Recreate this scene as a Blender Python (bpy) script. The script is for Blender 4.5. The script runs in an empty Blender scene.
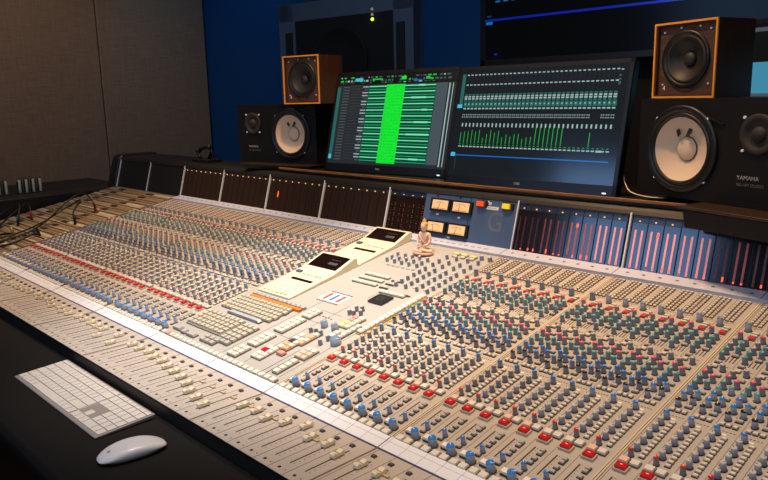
import bpy, bmesh, math, random
from mathutils import Matrix, Vector
random.seed(7)
R = random.Random(11)
C = bpy.context.scene.collection
Z0 = 0.85            # height of the console's working surface edge above the floor
BAY = 0.312; CH = 0.03744
def V(x, y, z): return Vector((x, y, z + Z0))

# ------------------------------------------------------------------ materials
MATS = {}
def s2l(c):
    return tuple((v/12.92 if v <= .04045 else ((v+.055)/1.055)**2.4) for v in [x/255 for x in c])
def mat(name, rgb, rough=.5, metal=0., emit=None, es=0., spec=.5, bump=None, noise=None, coat=0.):
    if name in MATS: return MATS[name]
    m = bpy.data.materials.new(name); m.use_nodes = True
    nt = m.node_tree; b = nt.nodes['Principled BSDF']
    c = s2l(rgb)
    b.inputs['Base Color'].default_value = (*c, 1)
    b.inputs['Roughness'].default_value = rough
    b.inputs['Metallic'].default_value = metal
    b.inputs['Specular IOR Level'].default_value = spec
    b.inputs['Coat Weight'].default_value = coat
    if emit:
        b.inputs['Emission Color'].default_value = (*s2l(emit), 1)
        b.inputs['Emission Strength'].default_value = es
    tc = nt.nodes.new('ShaderNodeTexCoord')
    if noise:
        sc, amt = noise
        n = nt.nodes.new('ShaderNodeTexNoise'); n.inputs['Scale'].default_value = sc; n.inputs['Detail'].default_value = 6
        r = nt.nodes.new('ShaderNodeMapRange'); r.inputs['To Min'].default_value = 1-amt; r.inputs['To Max'].default_value = 1+amt
        mx = nt.nodes.new('ShaderNodeVectorMath'); mx.operation = 'SCALE'; mx.inputs[0].default_value = c
        nt.links.new(tc.outputs['Object'], n.inputs['Vector']); nt.links.new(n.outputs['Fac'], r.inputs['Value'])
        nt.links.new(r.outputs['Result'], mx.inputs['Scale']); nt.links.new(mx.outputs['Vector'], b.inputs['Base Color'])
    if bump:
        sc, st = bump
        n = nt.nodes.new('ShaderNodeTexNoise'); n.inputs['Scale'].default_value = sc; n.inputs['Detail'].default_value = 4
        bp = nt.nodes.new('ShaderNodeBump'); bp.inputs['Strength'].default_value = st; bp.inputs['Distance'].default_value = .002
        nt.links.new(tc.outputs['Object'], n.inputs['Vector']); nt.links.new(n.outputs['Fac'], bp.inputs['Height'])
        nt.links.new(bp.outputs['Normal'], b.inputs['Normal'])
    MATS[name] = m
    return m
def fabric(name, rgb):
    m = mat(name, rgb, .95, spec=.15)
    nt = m.node_tree; b = nt.nodes['Principled BSDF']; tc = nt.nodes.new('ShaderNodeTexCoord')
    c = s2l(rgb)
    outs = []
    for sc in ((1, 6, 160), (1, 160, 6)):
        mp = nt.nodes.new('ShaderNodeMapping'); mp.inputs['Scale'].default_value = sc
        n = nt.nodes.new('ShaderNodeTexNoise'); n.inputs['Scale'].default_value = 1.6; n.inputs['Detail'].default_value = 3
        nt.links.new(tc.outputs['Object'], mp.inputs['Vector']); nt.links.new(mp.outputs['Vector'], n.inputs['Vector']); outs.append(n)
    ad = nt.nodes.new('ShaderNodeMath'); ad.operation = 'ADD'
    nt.links.new(outs[0].outputs['Fac'], ad.inputs[0]); nt.links.new(outs[1].outputs['Fac'], ad.inputs[1])
    r = nt.nodes.new('ShaderNodeMapRange'); r.inputs['From Min'].default_value = .6; r.inputs['From Max'].default_value = 1.4
    r.inputs['To Min'].default_value = .72; r.inputs['To Max'].default_value = 1.28
    mx = nt.nodes.new('ShaderNodeVectorMath'); mx.operation = 'SCALE'; mx.inputs[0].default_value = c
    nt.links.new(ad.outputs[0], r.inputs['Value']); nt.links.new(r.outputs['Result'], mx.inputs['Scale'])
    nt.links.new(mx.outputs['Vector'], b.inputs['Base Color'])
    bp = nt.nodes.new('ShaderNodeBump'); bp.inputs['Strength'].default_value = .4; bp.inputs['Distance'].default_value = .002
    nt.links.new(ad.outputs[0], bp.inputs['Height']); nt.links.new(bp.outputs['Normal'], b.inputs['Normal'])
    return m
def wood(name, a, bcol, rough=.45, scale=(1, 1, 14)):
    m = mat(name, a, rough)
    nt = m.node_tree; b = nt.nodes['Principled BSDF']; tc = nt.nodes.new('ShaderNodeTexCoord')
    mp = nt.nodes.new('ShaderNodeMapping'); mp.inputs['Scale'].default_value = scale
    n = nt.nodes.new('ShaderNodeTexNoise'); n.inputs['Scale'].default_value = 9; n.inputs['Detail'].default_value = 8; n.inputs['Distortion'].default_value = 1.5
    cr = nt.nodes.new('ShaderNodeValToRGB')
    cr.color_ramp.elements[0].position = .35; cr.color_ramp.elements[0].color = (*s2l(a), 1)
    cr.color_ramp.elements[1].position = .65; cr.color_ramp.elements[1].color = (*s2l(bcol), 1)
    nt.links.new(tc.outputs['Object'], mp.inputs['Vector']); nt.links.new(mp.outputs['Vector'], n.inputs['Vector'])
    nt.links.new(n.outputs['Fac'], cr.inputs['Fac']); nt.links.new(cr.outputs['Color'], b.inputs['Base Color'])
    return m

PANEL = mat('panel_beige', (180, 172, 163), .45, noise=(9, .05))
FPANEL = mat('fader_beige', (188, 180, 172), .45, noise=(7, .05))
SEAM = mat('seam_beige', (206, 192, 166), .4)
STRIP = mat('strip_white', (228, 232, 242), .35, noise=(60, .03))
LIP = mat('lip_grey', (188, 196, 220), .35)
INK = mat('ink_dark', (52, 46, 44), .6)
INKB = mat('ink_blue', (40, 52, 104), .5)
PENCIL = mat('pencil', (150, 150, 160), .6)
BLACK = mat('black_paint', (20, 20, 22), .45)
SOFTB = mat('black_leather', (17, 15, 14), .75, spec=.2, bump=(420, .25), noise=(20, .12))
CHASSIS = mat('dark_chassis', (19, 17, 16), .6)
KNOB = mat('knob_grey', (132, 140, 158), .42)
KNOBD = mat('knob_skirt', (30, 30, 33), .5)
CAPS = {'lblue': mat('cap_glare_blue', (104, 146, 190), .35), 'lgreen': mat('cap_glare_green', (120, 166, 146), .35), 'lpink': mat('cap_glare_pink', (214, 126, 116), .35), 'cream': mat('cap_glare_cream', (226, 212, 180), .35),  # left-bay caps: glare on the glossy tops painted in as paler colours
        'blue': mat('cap_blue', (20, 122, 214), .35), 'green': mat('cap_green', (64, 156, 164), .35), 'pink': mat('cap_pink', (222, 92, 118), .35),
        'white': mat('cap_pale', (192, 190, 188), .35), 'black': mat('cap_black', (26, 26, 30), .4), 'red': mat('cap_red', (214, 40, 44), .35),
        'bluegrey': mat('cap_bluegrey', (96, 126, 160), .35)}
WHITE = mat('pointer_white', (235, 235, 230), .4)
BTN = mat('button_cream', (218, 214, 203), .38)
BTNG = mat('button_grey', (172, 170, 166), .4)
BTNS = mat('button_side', (98, 90, 78), .5)
BTND = mat('button_dark', (58, 58, 62), .5)
BTNP = mat('button_pinkish', (232, 188, 172), .38)
REDB = mat('button_red', (200, 12, 26), .3, coat=.4)
CREAM = mat('cream_plastic', (226, 214, 188), .4)
FCAP = mat('fader_cream', (234, 222, 196), .38)
BLUEP = mat('steel_blue', (74, 96, 132), .42)
ORANGE = mat('orange_strip', (214, 122, 40), .5)
DARKBOX = mat('display_dark', (24, 14, 14), .12)
WOODY = wood('wood_edge', (150, 100, 52), (112, 70, 34), scale=(1, 14, 14))
AMBER = mat('amber_lamp', (235, 180, 100), .4, emit=(255, 190, 110), es=.7)
METAL = mat('divider_metal', (222, 228, 238), .3)

# ------------------------------------------------------------------ mesh builder
class MB:
    def __init__(s): s.v = []; s.f = []; s.mi = []; s.sm = []; s.mats = []
    def m(s, mt):
        if mt not in s.mats: s.mats.append(mt)
        return s.mats.index(mt)
    def add(s, vs, fs, mt, M=None, smooth=False):
        o = len(s.v); k = s.m(mt)
        s.v += [tuple(M @ Vector(v)) if M is not None else tuple(v) for v in vs]
        for f in fs: s.f.append([o+i for i in f]); s.mi.append(k); s.sm.append(smooth)
    def box(s, c, d, mt, M=None, top=None, bev=0., topscale=1.):
        x, y, z = d[0]/2, d[1]/2, d[2]/2
        t = topscale
        vs = [(c[0]+a*x*(t if e > 0 else 1), c[1]+b*y*(t if e > 0 else 1), c[2]+e*z) for e in (-1, 1) for b in (-1, 1) for a in (-1, 1)]
        fs = [(0, 2, 3, 1), (0, 1, 5, 4), (2, 6, 7, 3), (0, 4, 6, 2), (1, 3, 7, 5)]
        s.add(vs, fs, mt, M); s.add(vs, [(4, 5, 7, 6)], top or mt, M)
    def holed(s, x0, x1, z0, z1, cx, cz, r, y, mt, n=48, depth=.02):
        # flat plate in the x-z plane at depth y with a round hole whose wall runs back
        vs = []
        for i in range(n):
            a = 2*math.pi*i/n; c_, s_ = math.cos(a), math.sin(a)
            t = min([q for q in ((x1-cx)/c_ if c_ > 1e-6 else 9, (x0-cx)/c_ if c_ < -1e-6 else 9, (z1-cz)/s_ if s_ > 1e-6 else 9, (z0-cz)/s_ if s_ < -1e-6 else 9)])
            vs += [(cx+r*c_, y, cz+r*s_), (cx+t*c_, y, cz+t*s_), (cx+r*c_, y+depth, cz+r*s_)]
        fs = []
        for i in range(n):
            j = (i+1) % n; fs += [(3*i, 3*i+1, 3*j+1, 3*j), (3*i, 3*j, 3*j+2, 3*i+2)]
        s.add(vs, fs, mt)
        for qx, qz in ((x0, z0), (x1, z0), (x0, z1), (x1, z1)):
            a = math.atan2(qz-cz, qx-cx) % (2*math.pi); i = int(a/(2*math.pi)*n) % n; j = (i+1) % n
            s.add([vs[3*i+1], (qx, y, qz), vs[3*j+1]], [(0, 1, 2)], mt)
    def shell(s, x0, x1, y0, y1, z0, z1, mt):
        # box without its front (-y) face
        v = [(x, y, z) for z in (z0, z1) for y in (y0, y1) for x in (x0, x1)]
        s.add(v, [(0, 1, 3, 2), (4, 6, 7, 5), (2, 3, 7, 6), (0, 2, 6, 4), (1, 5, 7, 3)], mt)
    def cyl(s, c, r1, r2, h, mt, M=None, n=12, top=None, smooth=True, bottom=False, rt=None):
        vs = []
        for k, (r, z) in enumerate(((r1, 0), (r2, h))):
            for i in range(n):
                a = 2*math.pi*i/n; vs.append((c[0]+r*math.cos(a), c[1]+r*math.sin(a), c[2]+z))
        s.add(vs, [(i, (i+1) % n, n+(i+1) % n, n+i) for i in range(n)], mt, M, smooth)
        s.add(vs[n:], [tuple(range(n))], top or mt, M)
        if bottom: s.add(vs[:n], [tuple(reversed(range(n)))], mt, M)
    def lathe(s, prof, mt, M=None, n=32, smooth=True, sx=1., sy=1.):
        vs = []
        for r, z in prof:
            for i in range(n):
                a = 2*math.pi*i/n; vs.append((sx*r*math.cos(a), sy*r*math.sin(a), z))
        fs = []
        for j in range(len(prof)-1):
            for i in range(n): fs.append((j*n+i, j*n+(i+1) % n, (j+1)*n+(i+1) % n, (j+1)*n+i))
        s.add(vs, fs, mt, M, smooth)
    def prism(s, prof, x0, x1, mt, M=None):
        n = len(prof)
        vs = [(x0, a, b) for a, b in prof]+[(x1, a, b) for a, b in prof]
        fs = [(i, (i+1) % n, n+(i+1) % n, n+i) for i in range(n)]+[tuple(reversed(range(n))), tuple(range(n, 2*n))]
        s.add(vs, fs, mt, M)
    def tube(s, pts, r, mt, n=8, M=None):
        pts = [Vector(p) for p in pts]; vs = []; fs = []
        up = Vector((0, 0, 1))
        for i, p in enumerate(pts):
            d = (pts[min(i+1, len(pts)-1)]-pts[max(i-1, 0)]).normalized()
            a = d.cross(up)
            if a.length < 1e-3: a = Vector((1, 0, 0))
            a.normalize(); b = d.cross(a)
            rr = r[i] if isinstance(r, (list, tuple)) else r
            for k in range(n):
                t = 2*math.pi*k/n; vs.append(p+a*rr*math.cos(t)+b*rr*math.sin(t))
        for i in range(len(pts)-1):
            for k in range(n): fs.append((i*n+k, i*n+(k+1) % n, (i+1)*n+(k+1) % n, (i+1)*n+k))
        fs.append(tuple(range(n))); fs.append(tuple(reversed(range((len(pts)-1)*n, len(pts)*n))))
        s.add(vs, fs, mt, M, True)
    def ball(s, c, r, mt, M=None, n=16, m=10, sc=(1, 1, 1)):
        vs = []
        for j in range(m+1):
            ph = math.pi*j/m
            for i in range(n):
                a = 2*math.pi*i/n
                vs.append((c[0]+r*sc[0]*math.sin(ph)*math.cos(a), c[1]+r*sc[1]*math.sin(ph)*math.sin(a), c[2]-r*sc[2]*math.cos(ph)))
        s.add(vs, [(j*n+i, j*n+(i+1) % n, (j+1)*n+(i+1) % n, (j+1)*n+i) for j in range(m) for i in range(n)], mt, M, True)
    def mesh(s, name):
        me = bpy.data.meshes.new(name)
        me.from_pydata([tuple(v) for v in s.v], [], s.f)
        for mt in s.mats: me.materials.append(mt)
        me.polygons.foreach_set('material_index', s.mi)
        me.polygons.foreach_set('use_smooth', s.sm)
        me.validate(); me.update()
        bm = bmesh.new(); bm.from_mesh(me); bmesh.ops.remove_doubles(bm, verts=bm.verts, dist=1e-6)
        bmesh.ops.recalc_face_normals(bm, faces=bm.faces); bm.to_mesh(me); bm.free()
        return me
WM = {}
def link(name, me, parent=None, M=None):
    o = bpy.data.objects.new(name, me); C.objects.link(o)
    M = M if M is not None else Matrix.Identity(4)
    WM[o] = M
    if parent is not None:
        o.parent = parent; o.matrix_basis = WM[parent].inverted() @ M
    else: o.matrix_basis = M
    return o
def part(name, mb, parent, M=None, bevel=0., world=False):
    """world=True: the builder holds world coordinates and the object's origin goes to its parent's."""
    if world: M = WM[parent] if parent is not None else Matrix.Identity(4)
    me = mb.mesh(name)
    if world: me.transform(M.inverted())
    o = link(name, me, parent, M)
    if bevel:
        b = o.modifiers.new('bevel', 'BEVEL'); b.width = bevel; b.segments = 3; b.limit_method = 'ANGLE'; b.angle_limit = .6
        b.harden_normals = False
    return o
def tag(o, label=None, cat=None, group=None, kind=None):
    if label: o['label'] = label
    if cat: o['category'] = cat
    if group: o['group'] = group
    if kind: o['kind'] = kind
    return o
def thing(name, label, cat, M, group=None):
    if isinstance(M, Vector): M = Matrix.Translation(M)
    o = bpy.data.objects.new(name, None); C.objects.link(o); o.empty_display_size = .05
    o.matrix_basis = M; WM[o] = M
    return tag(o, label, cat, group)
def text(body, size, mt, parent, M, name='lettering', ext=.0004, align='CENTER'):
    cu = bpy.data.curves.new(name, 'FONT'); cu.body = body; cu.size = size; cu.extrude = ext
    cu.align_x = align; cu.align_y = 'CENTER'
    t = bpy.data.objects.new(name, cu); C.objects.link(t)
    dg = bpy.context.evaluated_depsgraph_get(); dg.update()
    me = bpy.data.meshes.new_from_object(t.evaluated_get(dg))
    bpy.data.objects.remove(t); me.materials.clear(); me.materials.append(mt)
    for p in me.polygons: p.material_index = 0
    return link(name, me, parent, M)
def frame(o, ex, ey, ez):
    M = Matrix.Identity(4)
    for i, e in enumerate((ex, ey, ez)):
        for k in range(3): M[k][i] = e[k]
    for k in range(3): M[k][3] = o[k]
    return M
def yawM(p, yaw, tilt=0.):
    return Matrix.Translation(p) @ Matrix.Rotation(yaw, 4, 'Z') @ Matrix.Rotation(-tilt, 4, 'X')

# console frames: panel (x, s, h), fader panel (x, y, h), meter bridge (x, t, h)
A = math.atan2(.13748, .74528)
MP = frame(V(0, 0, 0), (1, 0, 0), (0, math.cos(A), math.sin(A)), (0, -math.sin(A), math.cos(A)))
MF = frame(V(0, 0, -.0055), (1, 0, 0), (0, 1, 0), (0, 0, 1))
MBR = frame(V(0, .74528, .13748), (1, 0, 0), (0, .27337, .96191), (0, -.96191, .27337))
T3 = Matrix.Translation

# ------------------------------------------------------------------ camera
CAMP = V(1.07690, -.74419, .53954)
rx = Vector((.696766, .716939, -.022707)); ry = Vector((-.125772, .153277, .980147)); fz = Vector((-.706186, .680077, -.196969))
cd = bpy.data.cameras.new('camera'); cam = bpy.data.objects.new('camera', cd); C.objects.link(cam)
cam.matrix_world = frame(CAMP, rx, ry, -fz)
cd.sensor_width = 36; cd.lens = 715.6/768*36; cd.clip_start = .02
bpy.context.scene.camera = cam
def inview(p, mg=4):
    q = p-CAMP; z = q.dot(fz)
    if z < .05: return None
    u = 384+715.6*q.dot(rx)/z; v = 240-715.6*q.dot(ry)/z
    return q.length if (-mg < u < 768+mg and -mg < v < 480+mg) else None

# ------------------------------------------------------------------ room
def struct(name, mb):
    return tag(part(name, mb, None), kind='structure')
FAB = fabric('acoustic_fabric', (116, 98, 84))
BLUEW = mat('wall_blue', (4, 56, 104), .75, spec=.2, noise=(2, .06))
DARKW = mat('wall_dark', (52, 46, 42), .9)
xL, xR, yF, yB, zC = -3.30, 3.4, 1.82, -2.6, 2.9
b = MB(); b.box(((xL+xR)/2, (yF+yB)/2, -.05), (xR-xL+.4, yF-yB+.4, .1), wood('floor_wood', (70, 44, 26), (48, 28, 16), scale=(1, 10, 1))); struct('floor', b)
b = MB(); b.box(((xL+xR)/2, (yF+yB)/2, zC+.05), (xR-xL+.4, yF-yB+.4, .1), mat('ceiling_paint', (70, 66, 62), .9)); struct('ceiling', b)
b = MB(); b.box((xL-.05, (yF+yB)/2, zC/2), (.1, yF-yB+.2, zC), DARKW); struct('wall_left', b)
b = MB(); b.box((xR+.05, (yF+yB)/2, zC/2), (.1, yF-yB+.2, zC), DARKW); struct('wall_right', b)
b = MB(); b.box(((xL+xR)/2, yF+.05, zC/2), (xR-xL, .1, zC), BLUEW); struct('wall_front', b)
b = MB(); b.box((1.22, yF-.012, .85), (4.10, .024, 1.69), mat('panel_black', (15, 15, 16), .8, spec=.2)); struct('trim_1', b)
# back wall with the window whose daylight mirrors in the meters and the screen
wx0, wx1, wz0, wz1 = -2.0, -.80, 1.72, 2.46
b = MB()
b.box(((xL+wx0)/2, yB-.05, zC/2), (wx0-xL, .1, zC), DARKW); b.box(((wx1+xR)/2, yB-.05, zC/2), (xR-wx1, .1, zC), DARKW)
b.box(((wx0+wx1)/2, yB-.05, wz0/2), (wx1-wx0, .1, wz0), DARKW); b.box(((wx0+wx1)/2, yB-.05, (wz1+zC)/2), (wx1-wx0, .1, zC-wz1), DARKW)
struct('wall_back', b)
w = thing('window_1', None, None, V((wx0+wx1)/2, yB, wz0-Z0)); w['kind'] = 'structure'
b = MB()
for cx, cz, dx, dz in (((wx0+wx1)/2, wz0, wx1-wx0+.08, .05), ((wx0+wx1)/2, wz1, wx1-wx0+.08, .05), (wx0, (wz0+wz1)/2, .05, wz1-wz0), (wx1, (wz0+wz1)/2, .05, wz1-wz0)):
    b.box((cx, yB-.02, cz), (dx, .12, dz), mat('window_frame_paint', (60, 60, 62), .5))
part('window_frame', b, w, world=True)
b = MB(); b.box(((wx0+wx1)/2, yB-.07, (wz0+wz1)/2), (wx1-wx0, .01, wz1-wz0), mat('window_daylight', (30, 40, 60), .4, emit=(125, 168, 225), es=6.0))
part('pane', b, w, world=True)

def panel_wall(y0, y1, label):
    o = thing('acoustic_panel', label, 'wall panel', V(xL+.03, (y0+y1)/2, -Z0), 'fabric panels on the left wall')
    b = MB(); b.box((xL+.055, (y0+y1)/2, 1.43), (.05, y1-y0-.006, 2.8), FAB); part('fabric_cover', b, o, world=True, bevel=.006)
    b = MB(); b.box((xL+.026, (y0+y1)/2, 1.43), (.008, y1-y0-.02, 2.78), DARKW); part('backing', b, o, world=True)
panel_wall(-1.3, 1.095, 'brown fabric wall panel at the far left, in front of the vertical seam')
panel_wall(1.095, 1.81, 'narrower brown fabric wall panel between the seam and the blue wall')

# ------------------------------------------------------------------ mixing console
X0, X1 = -2.34, 1.248
con = thing('mixing_console', 'huge beige analogue mixing console covered in knobs, faders and red buttons', 'mixing console', V(-.5, .3, -Z0))
# chassis and legs
b = MB()
b.prism([(-.187, -.0065+Z0), (-.03, -.009+Z0), (.0, -.004+Z0), (.745, .130+Z0), (.8, .262+Z0), (.97, .262+Z0), (.97, -.1+Z0), (-.1, -.14+Z0), (-.187, -.08+Z0)], X0-.02, X1, CHASSIS)
part('chassis', b, con, world=True)
for x in (-2.2, -1.1, 0., 1.1):
    b = MB(); b.box((x, .35, (Z0-.1)/2), (.1, .6, Z0-.1), CHASSIS); b.box((x, .3, .02), (.12, .8, .04), CHASSIS)
    part('pedestal', b, con, world=True)
# leather armrest
b = MB()
pr = [(-.187, -.0330), (-.195, -.0375), (-.205, -.0395), (-.38, -.0395), (-.400, -.044), (-.408, -.056), (-.405, -.075), (-.39, -.085), (-.187, -.085)]
b.prism([(y, z+Z0) for y, z in pr], X0-.1, X1, SOFTB)
part('armrest', b, con, world=True, bevel=.004)
# left cheek
b = MB()
b.prism([(y, z+Z0) for y, z in [(-.40, -.03), (-.2, .055), (.0, .105), (.228, .128), (.75, .130), (.97, .130), (.97, -.3), (-.1, -.3), (-.40, -.1)]], X0-.16, X0-.022, BLACK)
part('end_cheek', b, con, world=True, bevel=.008)
b = MB()
b.prism([(y, z+Z0) for y, z in [(.728, .12), (.742, .19), (.768, .272), (.785, .288), (.97, .288), (.97, .12)]], X0-.085, X0-.004, BLACK)
part('bridge_end_cap', b, con, world=True, bevel=.010)

bays = [(-4.5-1+i, 1) for i in range(4)]  # left four bays of channels (in bay units)
chan = []       # channel left edges
for k in range(4):
    for c in range(8): chan.append((-1.5-4+k)*BAY+.0063+c*CH)
for k in range(4):
    for c in range(8): chan.append(k*BAY+.0063+c*CH)
center = [-1.5*BAY+.0063+c*CH+.0 for c in range(12)]

# fader panel
b = MB()
b.box((( -2.2*1+X1)/2-.07, -.1095, -.002), (X1+2.2+.14, .155, .004), FPANEL, MF)
fch = [(-5.5-2)*BAY+.0063+c*CH+(c//8)*.0125 for c in range(16)]
allf = chan+center
for x in allf+fch[8:]:
    b.box((x, -.1095, .0002), (.0005, .153, .0003), INK, MF)
    b.box((x+.018, -.113, .0003), (.0021, .0875, .0004), mat('slot_black', (14, 12, 12), .7), MF)
    for k in range(9): b.box((x+.0255, -.154+k*.0098, .0003), (.0024, .0008, .0003), INK, MF)
    for k in range(9): b.box((x+.0126, -.149+k*.0098, .0003), (.0012, .0012, .0003), PENCIL, MF)
    b.cyl((x+.0153, -.1745, -.001), .0030, .0030, .0014, mat('slot_black', (14, 12, 12), .7), MF, 8)
    b.cyl((x+.0300, -.1745, -.001), .0012, .0012, .0014, INK, MF, 6)
for q in (-6.5, -5.5, -4.5, -3.5, -2.5, -1.5, 0, 1, 2, 3):
    b.box((q*BAY, -.1095, .0006), (.0022, .153, .0012), mat('groove', (120, 106, 94), .5), MF)
part('fader_panel', b, con, world=True)
# main panel
b = MB()
xs = -5.5*BAY
b.box(((xs+X1)/2, .365, -.002), (X1-xs, .73, .004), PANEL, MP)
for x in chan:
    b.box((x, .36, .0002), (.0005, .71, .0003), INK, MP)
    for sx, s0, s1 in ((.011, .0505, .103),):
        b.box((x+sx, (s0+s1)/2, .0003), (.0022, s1-s0, .0004), INK, MP)
        for k in range(8): b.box((x+sx+.0045, s0+.002+k*.007, .0003), (.002, .0007, .0003), INK, MP)
    for d in (0, .007, .0135):   # printed slots in the centre of the strip
        b.box((x+.0195+d*.9, .4795, .0003), (.0016, .020, .0004), INK, MP)
    for k in range(6): b.box((x+.006+k*.005, .2795, .0003), (.0028, .0012, .0003), INK, MP)
    b.box((x+.018, .2715, .0003), (.010, .004, .0003), WHITE, MP)
    for s in (.1665, .2015, .2385, .3205, .36, .3985, .448, .506, .553, .605):
        b.box((x+.003, s, .0003), (.0016, .0030, .0003), INK, MP); b.box((x+.0195, s, .0003), (.0012, .0032, .0003), INK, MP)
    b.box((x+.018, .552, .0003), (.030, .0006, .0003), INK, MP); b.box((x+.018, .4535, .0003), (.030, .0006, .0003), INK, MP)
    b.box((x+.018, .3005, .0003), (.030, .0006, .0003), INK, MP); b.box((x+.018, .609, .0003), (.030, .0006, .0003), INK, MP)
    b.box((x+.018, .0115, .0003), (.022, .0022, .0003), mat('green_mark', (96, 176, 84), .5), MP)
for q in (-5.5, -4.5, -3.5, -2.5, -1.5, 0, 1, 2, 3):
    b.box((q*BAY, .3625, .001), (.0060, .715, .0022), SEAM, MP); b.box((q*BAY, .3625, .0022), (.0009, .715, .0006), INK, MP)
part('channel_panel', b, con, world=True)
# scribble strip
M_S = frame(V(0, -.0157, -.0036), (1, 0, 0), Vector((0, .03143, .00709)).normalized(), Vector((0, -.00709, .03143)).normalized())
b = MB()
b.box(((X1-2.2)/2, 0, .001), (X1+2.2, .0300, .004), STRIP, M_S)
b.box(((X1-2.2)/2, -.0166, .0008), (X1+2.2, .0028, .0040), INKB, M_S)
for q in (-6.5, -5.5, -4.5, -3.5, -2.5, -1.5, -.5, 0, 1, 2, 3): b.box((q*BAY if q != -.5 else -.21, 0, .0031), (.0016, .030, .0006), INK, M_S)
for x in chan+center: b.box((x, 0, .0031), (.0005, .030, .0003), PENCIL, M_S)
b.box(((X1-2.2)/2, .004, .0031), (X1+2.2, .0004, .0003), PENCIL, M_S)
part('scribble_strip', b, con, world=True)
# patch bay
TAPES = [mat('tape_%d' % i, c, .7) for i, c in enumerate([(150, 132, 104), (104, 84, 62), (168, 160, 138), (122, 100, 76), (140, 104, 92), (112, 108, 80), (178, 170, 150)])]
pb = MB(); pb.box(((X0+xs)/2, .39, -.002), (xs-X0, .79, .004), mat('patch_tan', (126, 110, 88), .6), MP)
part('patch_bay', pb, con, world=True)
for r_ in range(16):
    s = .075+r_*.0425
    b = MB(); b.box(((X0+xs)/2+.002, s, .003), (xs-X0-.02, .034, .006), mat('jack_plate', (150, 128, 96), .5), MP)
    for c_ in range(3):
        xa = (-2.325, -2.165, -1.88)[c_]; xb = (-2.225, -1.94, -1.735)[c_]
        b.box(((xa+xb)/2, s+.004, .0063), (xb-xa, .0125, .0006), TAPES[(r_*2+c_*3+r_//3) % 7], MP)
        b.box(((xa+xb)/2, s-.011, .0063), (xb-xa, .0055, .0006), TAPES[(r_+c_+2) % 7], MP)
    for xa in (-2.195, -1.91):
        b.box((xa, s, .0072), (.052, .017, .0024), BLACK, MP)
        for k in range(4): b.cyl((xa-.018+k*.012, s, .0082), .0024, .0024, .0012, mat('jack_ring', (120, 100, 60), .4, .8), MP, 8)
    part('jack_row', b, con, world=True)
# lower lip of the meter bridge with channel numbers
b = MB(); b.box(((xs+X1)/2, .7355, .004), (X1-xs, .041, .008), LIP, MP)
for q in (-4.5, -3.5, -2.5, -1.5, 0, 1, 2, 3): b.box((q*BAY-.004 if q > -1 else q*BAY, .7355, .0081), (.0012, .041, .0006), INK, MP)
b.box((-.395, .7355, .0083), (.028, .018, .0006), mat('masking_tape', (196, 170, 110), .7), MP)
b.box((-.285, .7355, .0083), (.034, .022, .0006), mat('masking_tape', (196, 170, 110), .7), MP)
for k in range(9): b.box((-.235+k*.022, .734, .0083), (.012, .006, .0006), PENCIL, MP)
for x in chan: b.box((x+.018, .7355, .0083), (.0065, .0055, .0005), mat('number_ink', (96, 92, 98), .6), MP)
part('bridge_lip', b, con, world=True)
# ---- meter bridge
b = MB()
b.box(((X0+X1)/2, .066, -.007), (X1-X0, .145, .012), mat('bridge_dark', (26, 24, 26), .45), MBR)
b.prism([(.772, .262+Z0), (.779, .272+Z0), (.788, .278+Z0), (.80, .280+Z0), (.97, .280+Z0), (.97, .262+Z0), (.80, .255+Z0)], X0-.03, X1, BLACK)
part('meter_housing', b, con, world=True, bevel=.003)
WINB = mat('meter_smoked', (34, 24, 22), .13, spec=.7, coat=.25)
WINL = mat('meter_smoked_left', (42, 32, 28), .3, spec=.4)
BARU = mat('meter_bar', (120, 66, 62), .35)
BARD = mat('meter_bar_off', (62, 34, 32), .35)
BARH = mat('meter_bar_half_washed', (176, 96, 92), .4, emit=(200, 90, 90), es=.12)  # bar with a weaker reflection wash mixed into its colour
BARL = mat('meter_bar_lit', (255, 80, 50), .35, emit=(255, 80, 40), es=2.2)
BARM = mat('meter_bar_washed', (236, 160, 158), .4, emit=(236, 136, 134), es=.38)  # lit bar, its paler pink carries the blue reflection's wash
FRM = mat('meter_frame', (40, 46, 60), .3, coat=.2)
def meter(x, kind, lit=0., i=0):
    M = MBR @ T3((x+CH/2, .0665, .0))
    b = MB(); b.box((0, 0, .001), (CH-.0012, .131, .006), FRM if kind != 'left' else mat('meter_frame_brown', (40, 34, 32), .5))
    o = part('level_meter', b, con, M)
    b = MB(); b.box((0, -.009, .0045), (CH-.0030, .108, .0012), WINB if kind != 'left' else WINL)
    part('meter_window', b, o, M)
    for dx in (-.0078, .0078):
        b = MB()
        if kind == 'left':
            for k in range(10): b.box((dx, -.054+k*.0098, .0052), (.0012, .005, .0004), mat('led_unlit', (84, 50, 36), .5))
        elif kind == 'dots':
            for k in range(11): b.box((dx, -.056+k*.0078+(k % 2)*.002, .0052), (.0020, .0020, .0006), mat('amber_dim', (150, 76, 46), .5, emit=(255, 120, 60), es=.18) if dx > 0 or k % 3 == 0 else mat('led_unlit', (84, 50, 36), .5))
        else:
            b.box((dx, -.014, .0052), (.0044, .086, .0005), BARM if lit > .8 else BARH if lit > .5 else BARU if lit > .3 else BARD)
            h = (.003, .006, .010)[i % 3]
            b.box((dx, -.056+h/2, .0056), (.0034, h, .0006), BARL if (dx > 0 or i % 2) else BARU)
            if i == 4 and dx > 0: b.box((dx, .022, .0056), (.0050, .008, .0006), BARL)
        part('light_column', b, o, M)
    b = MB(); b.cyl((-.002, .0495, .003), .0021, .0017, .003, AMBER if kind != 'dots' else METAL, n=8); part('indicator_lamp', b, o, M)
    b = MB(); b.cyl((0.006, .0615, .0035), .0032, .0028, .002, BLACK, n=10); part('screw', b, o, M)
n = 0
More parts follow.
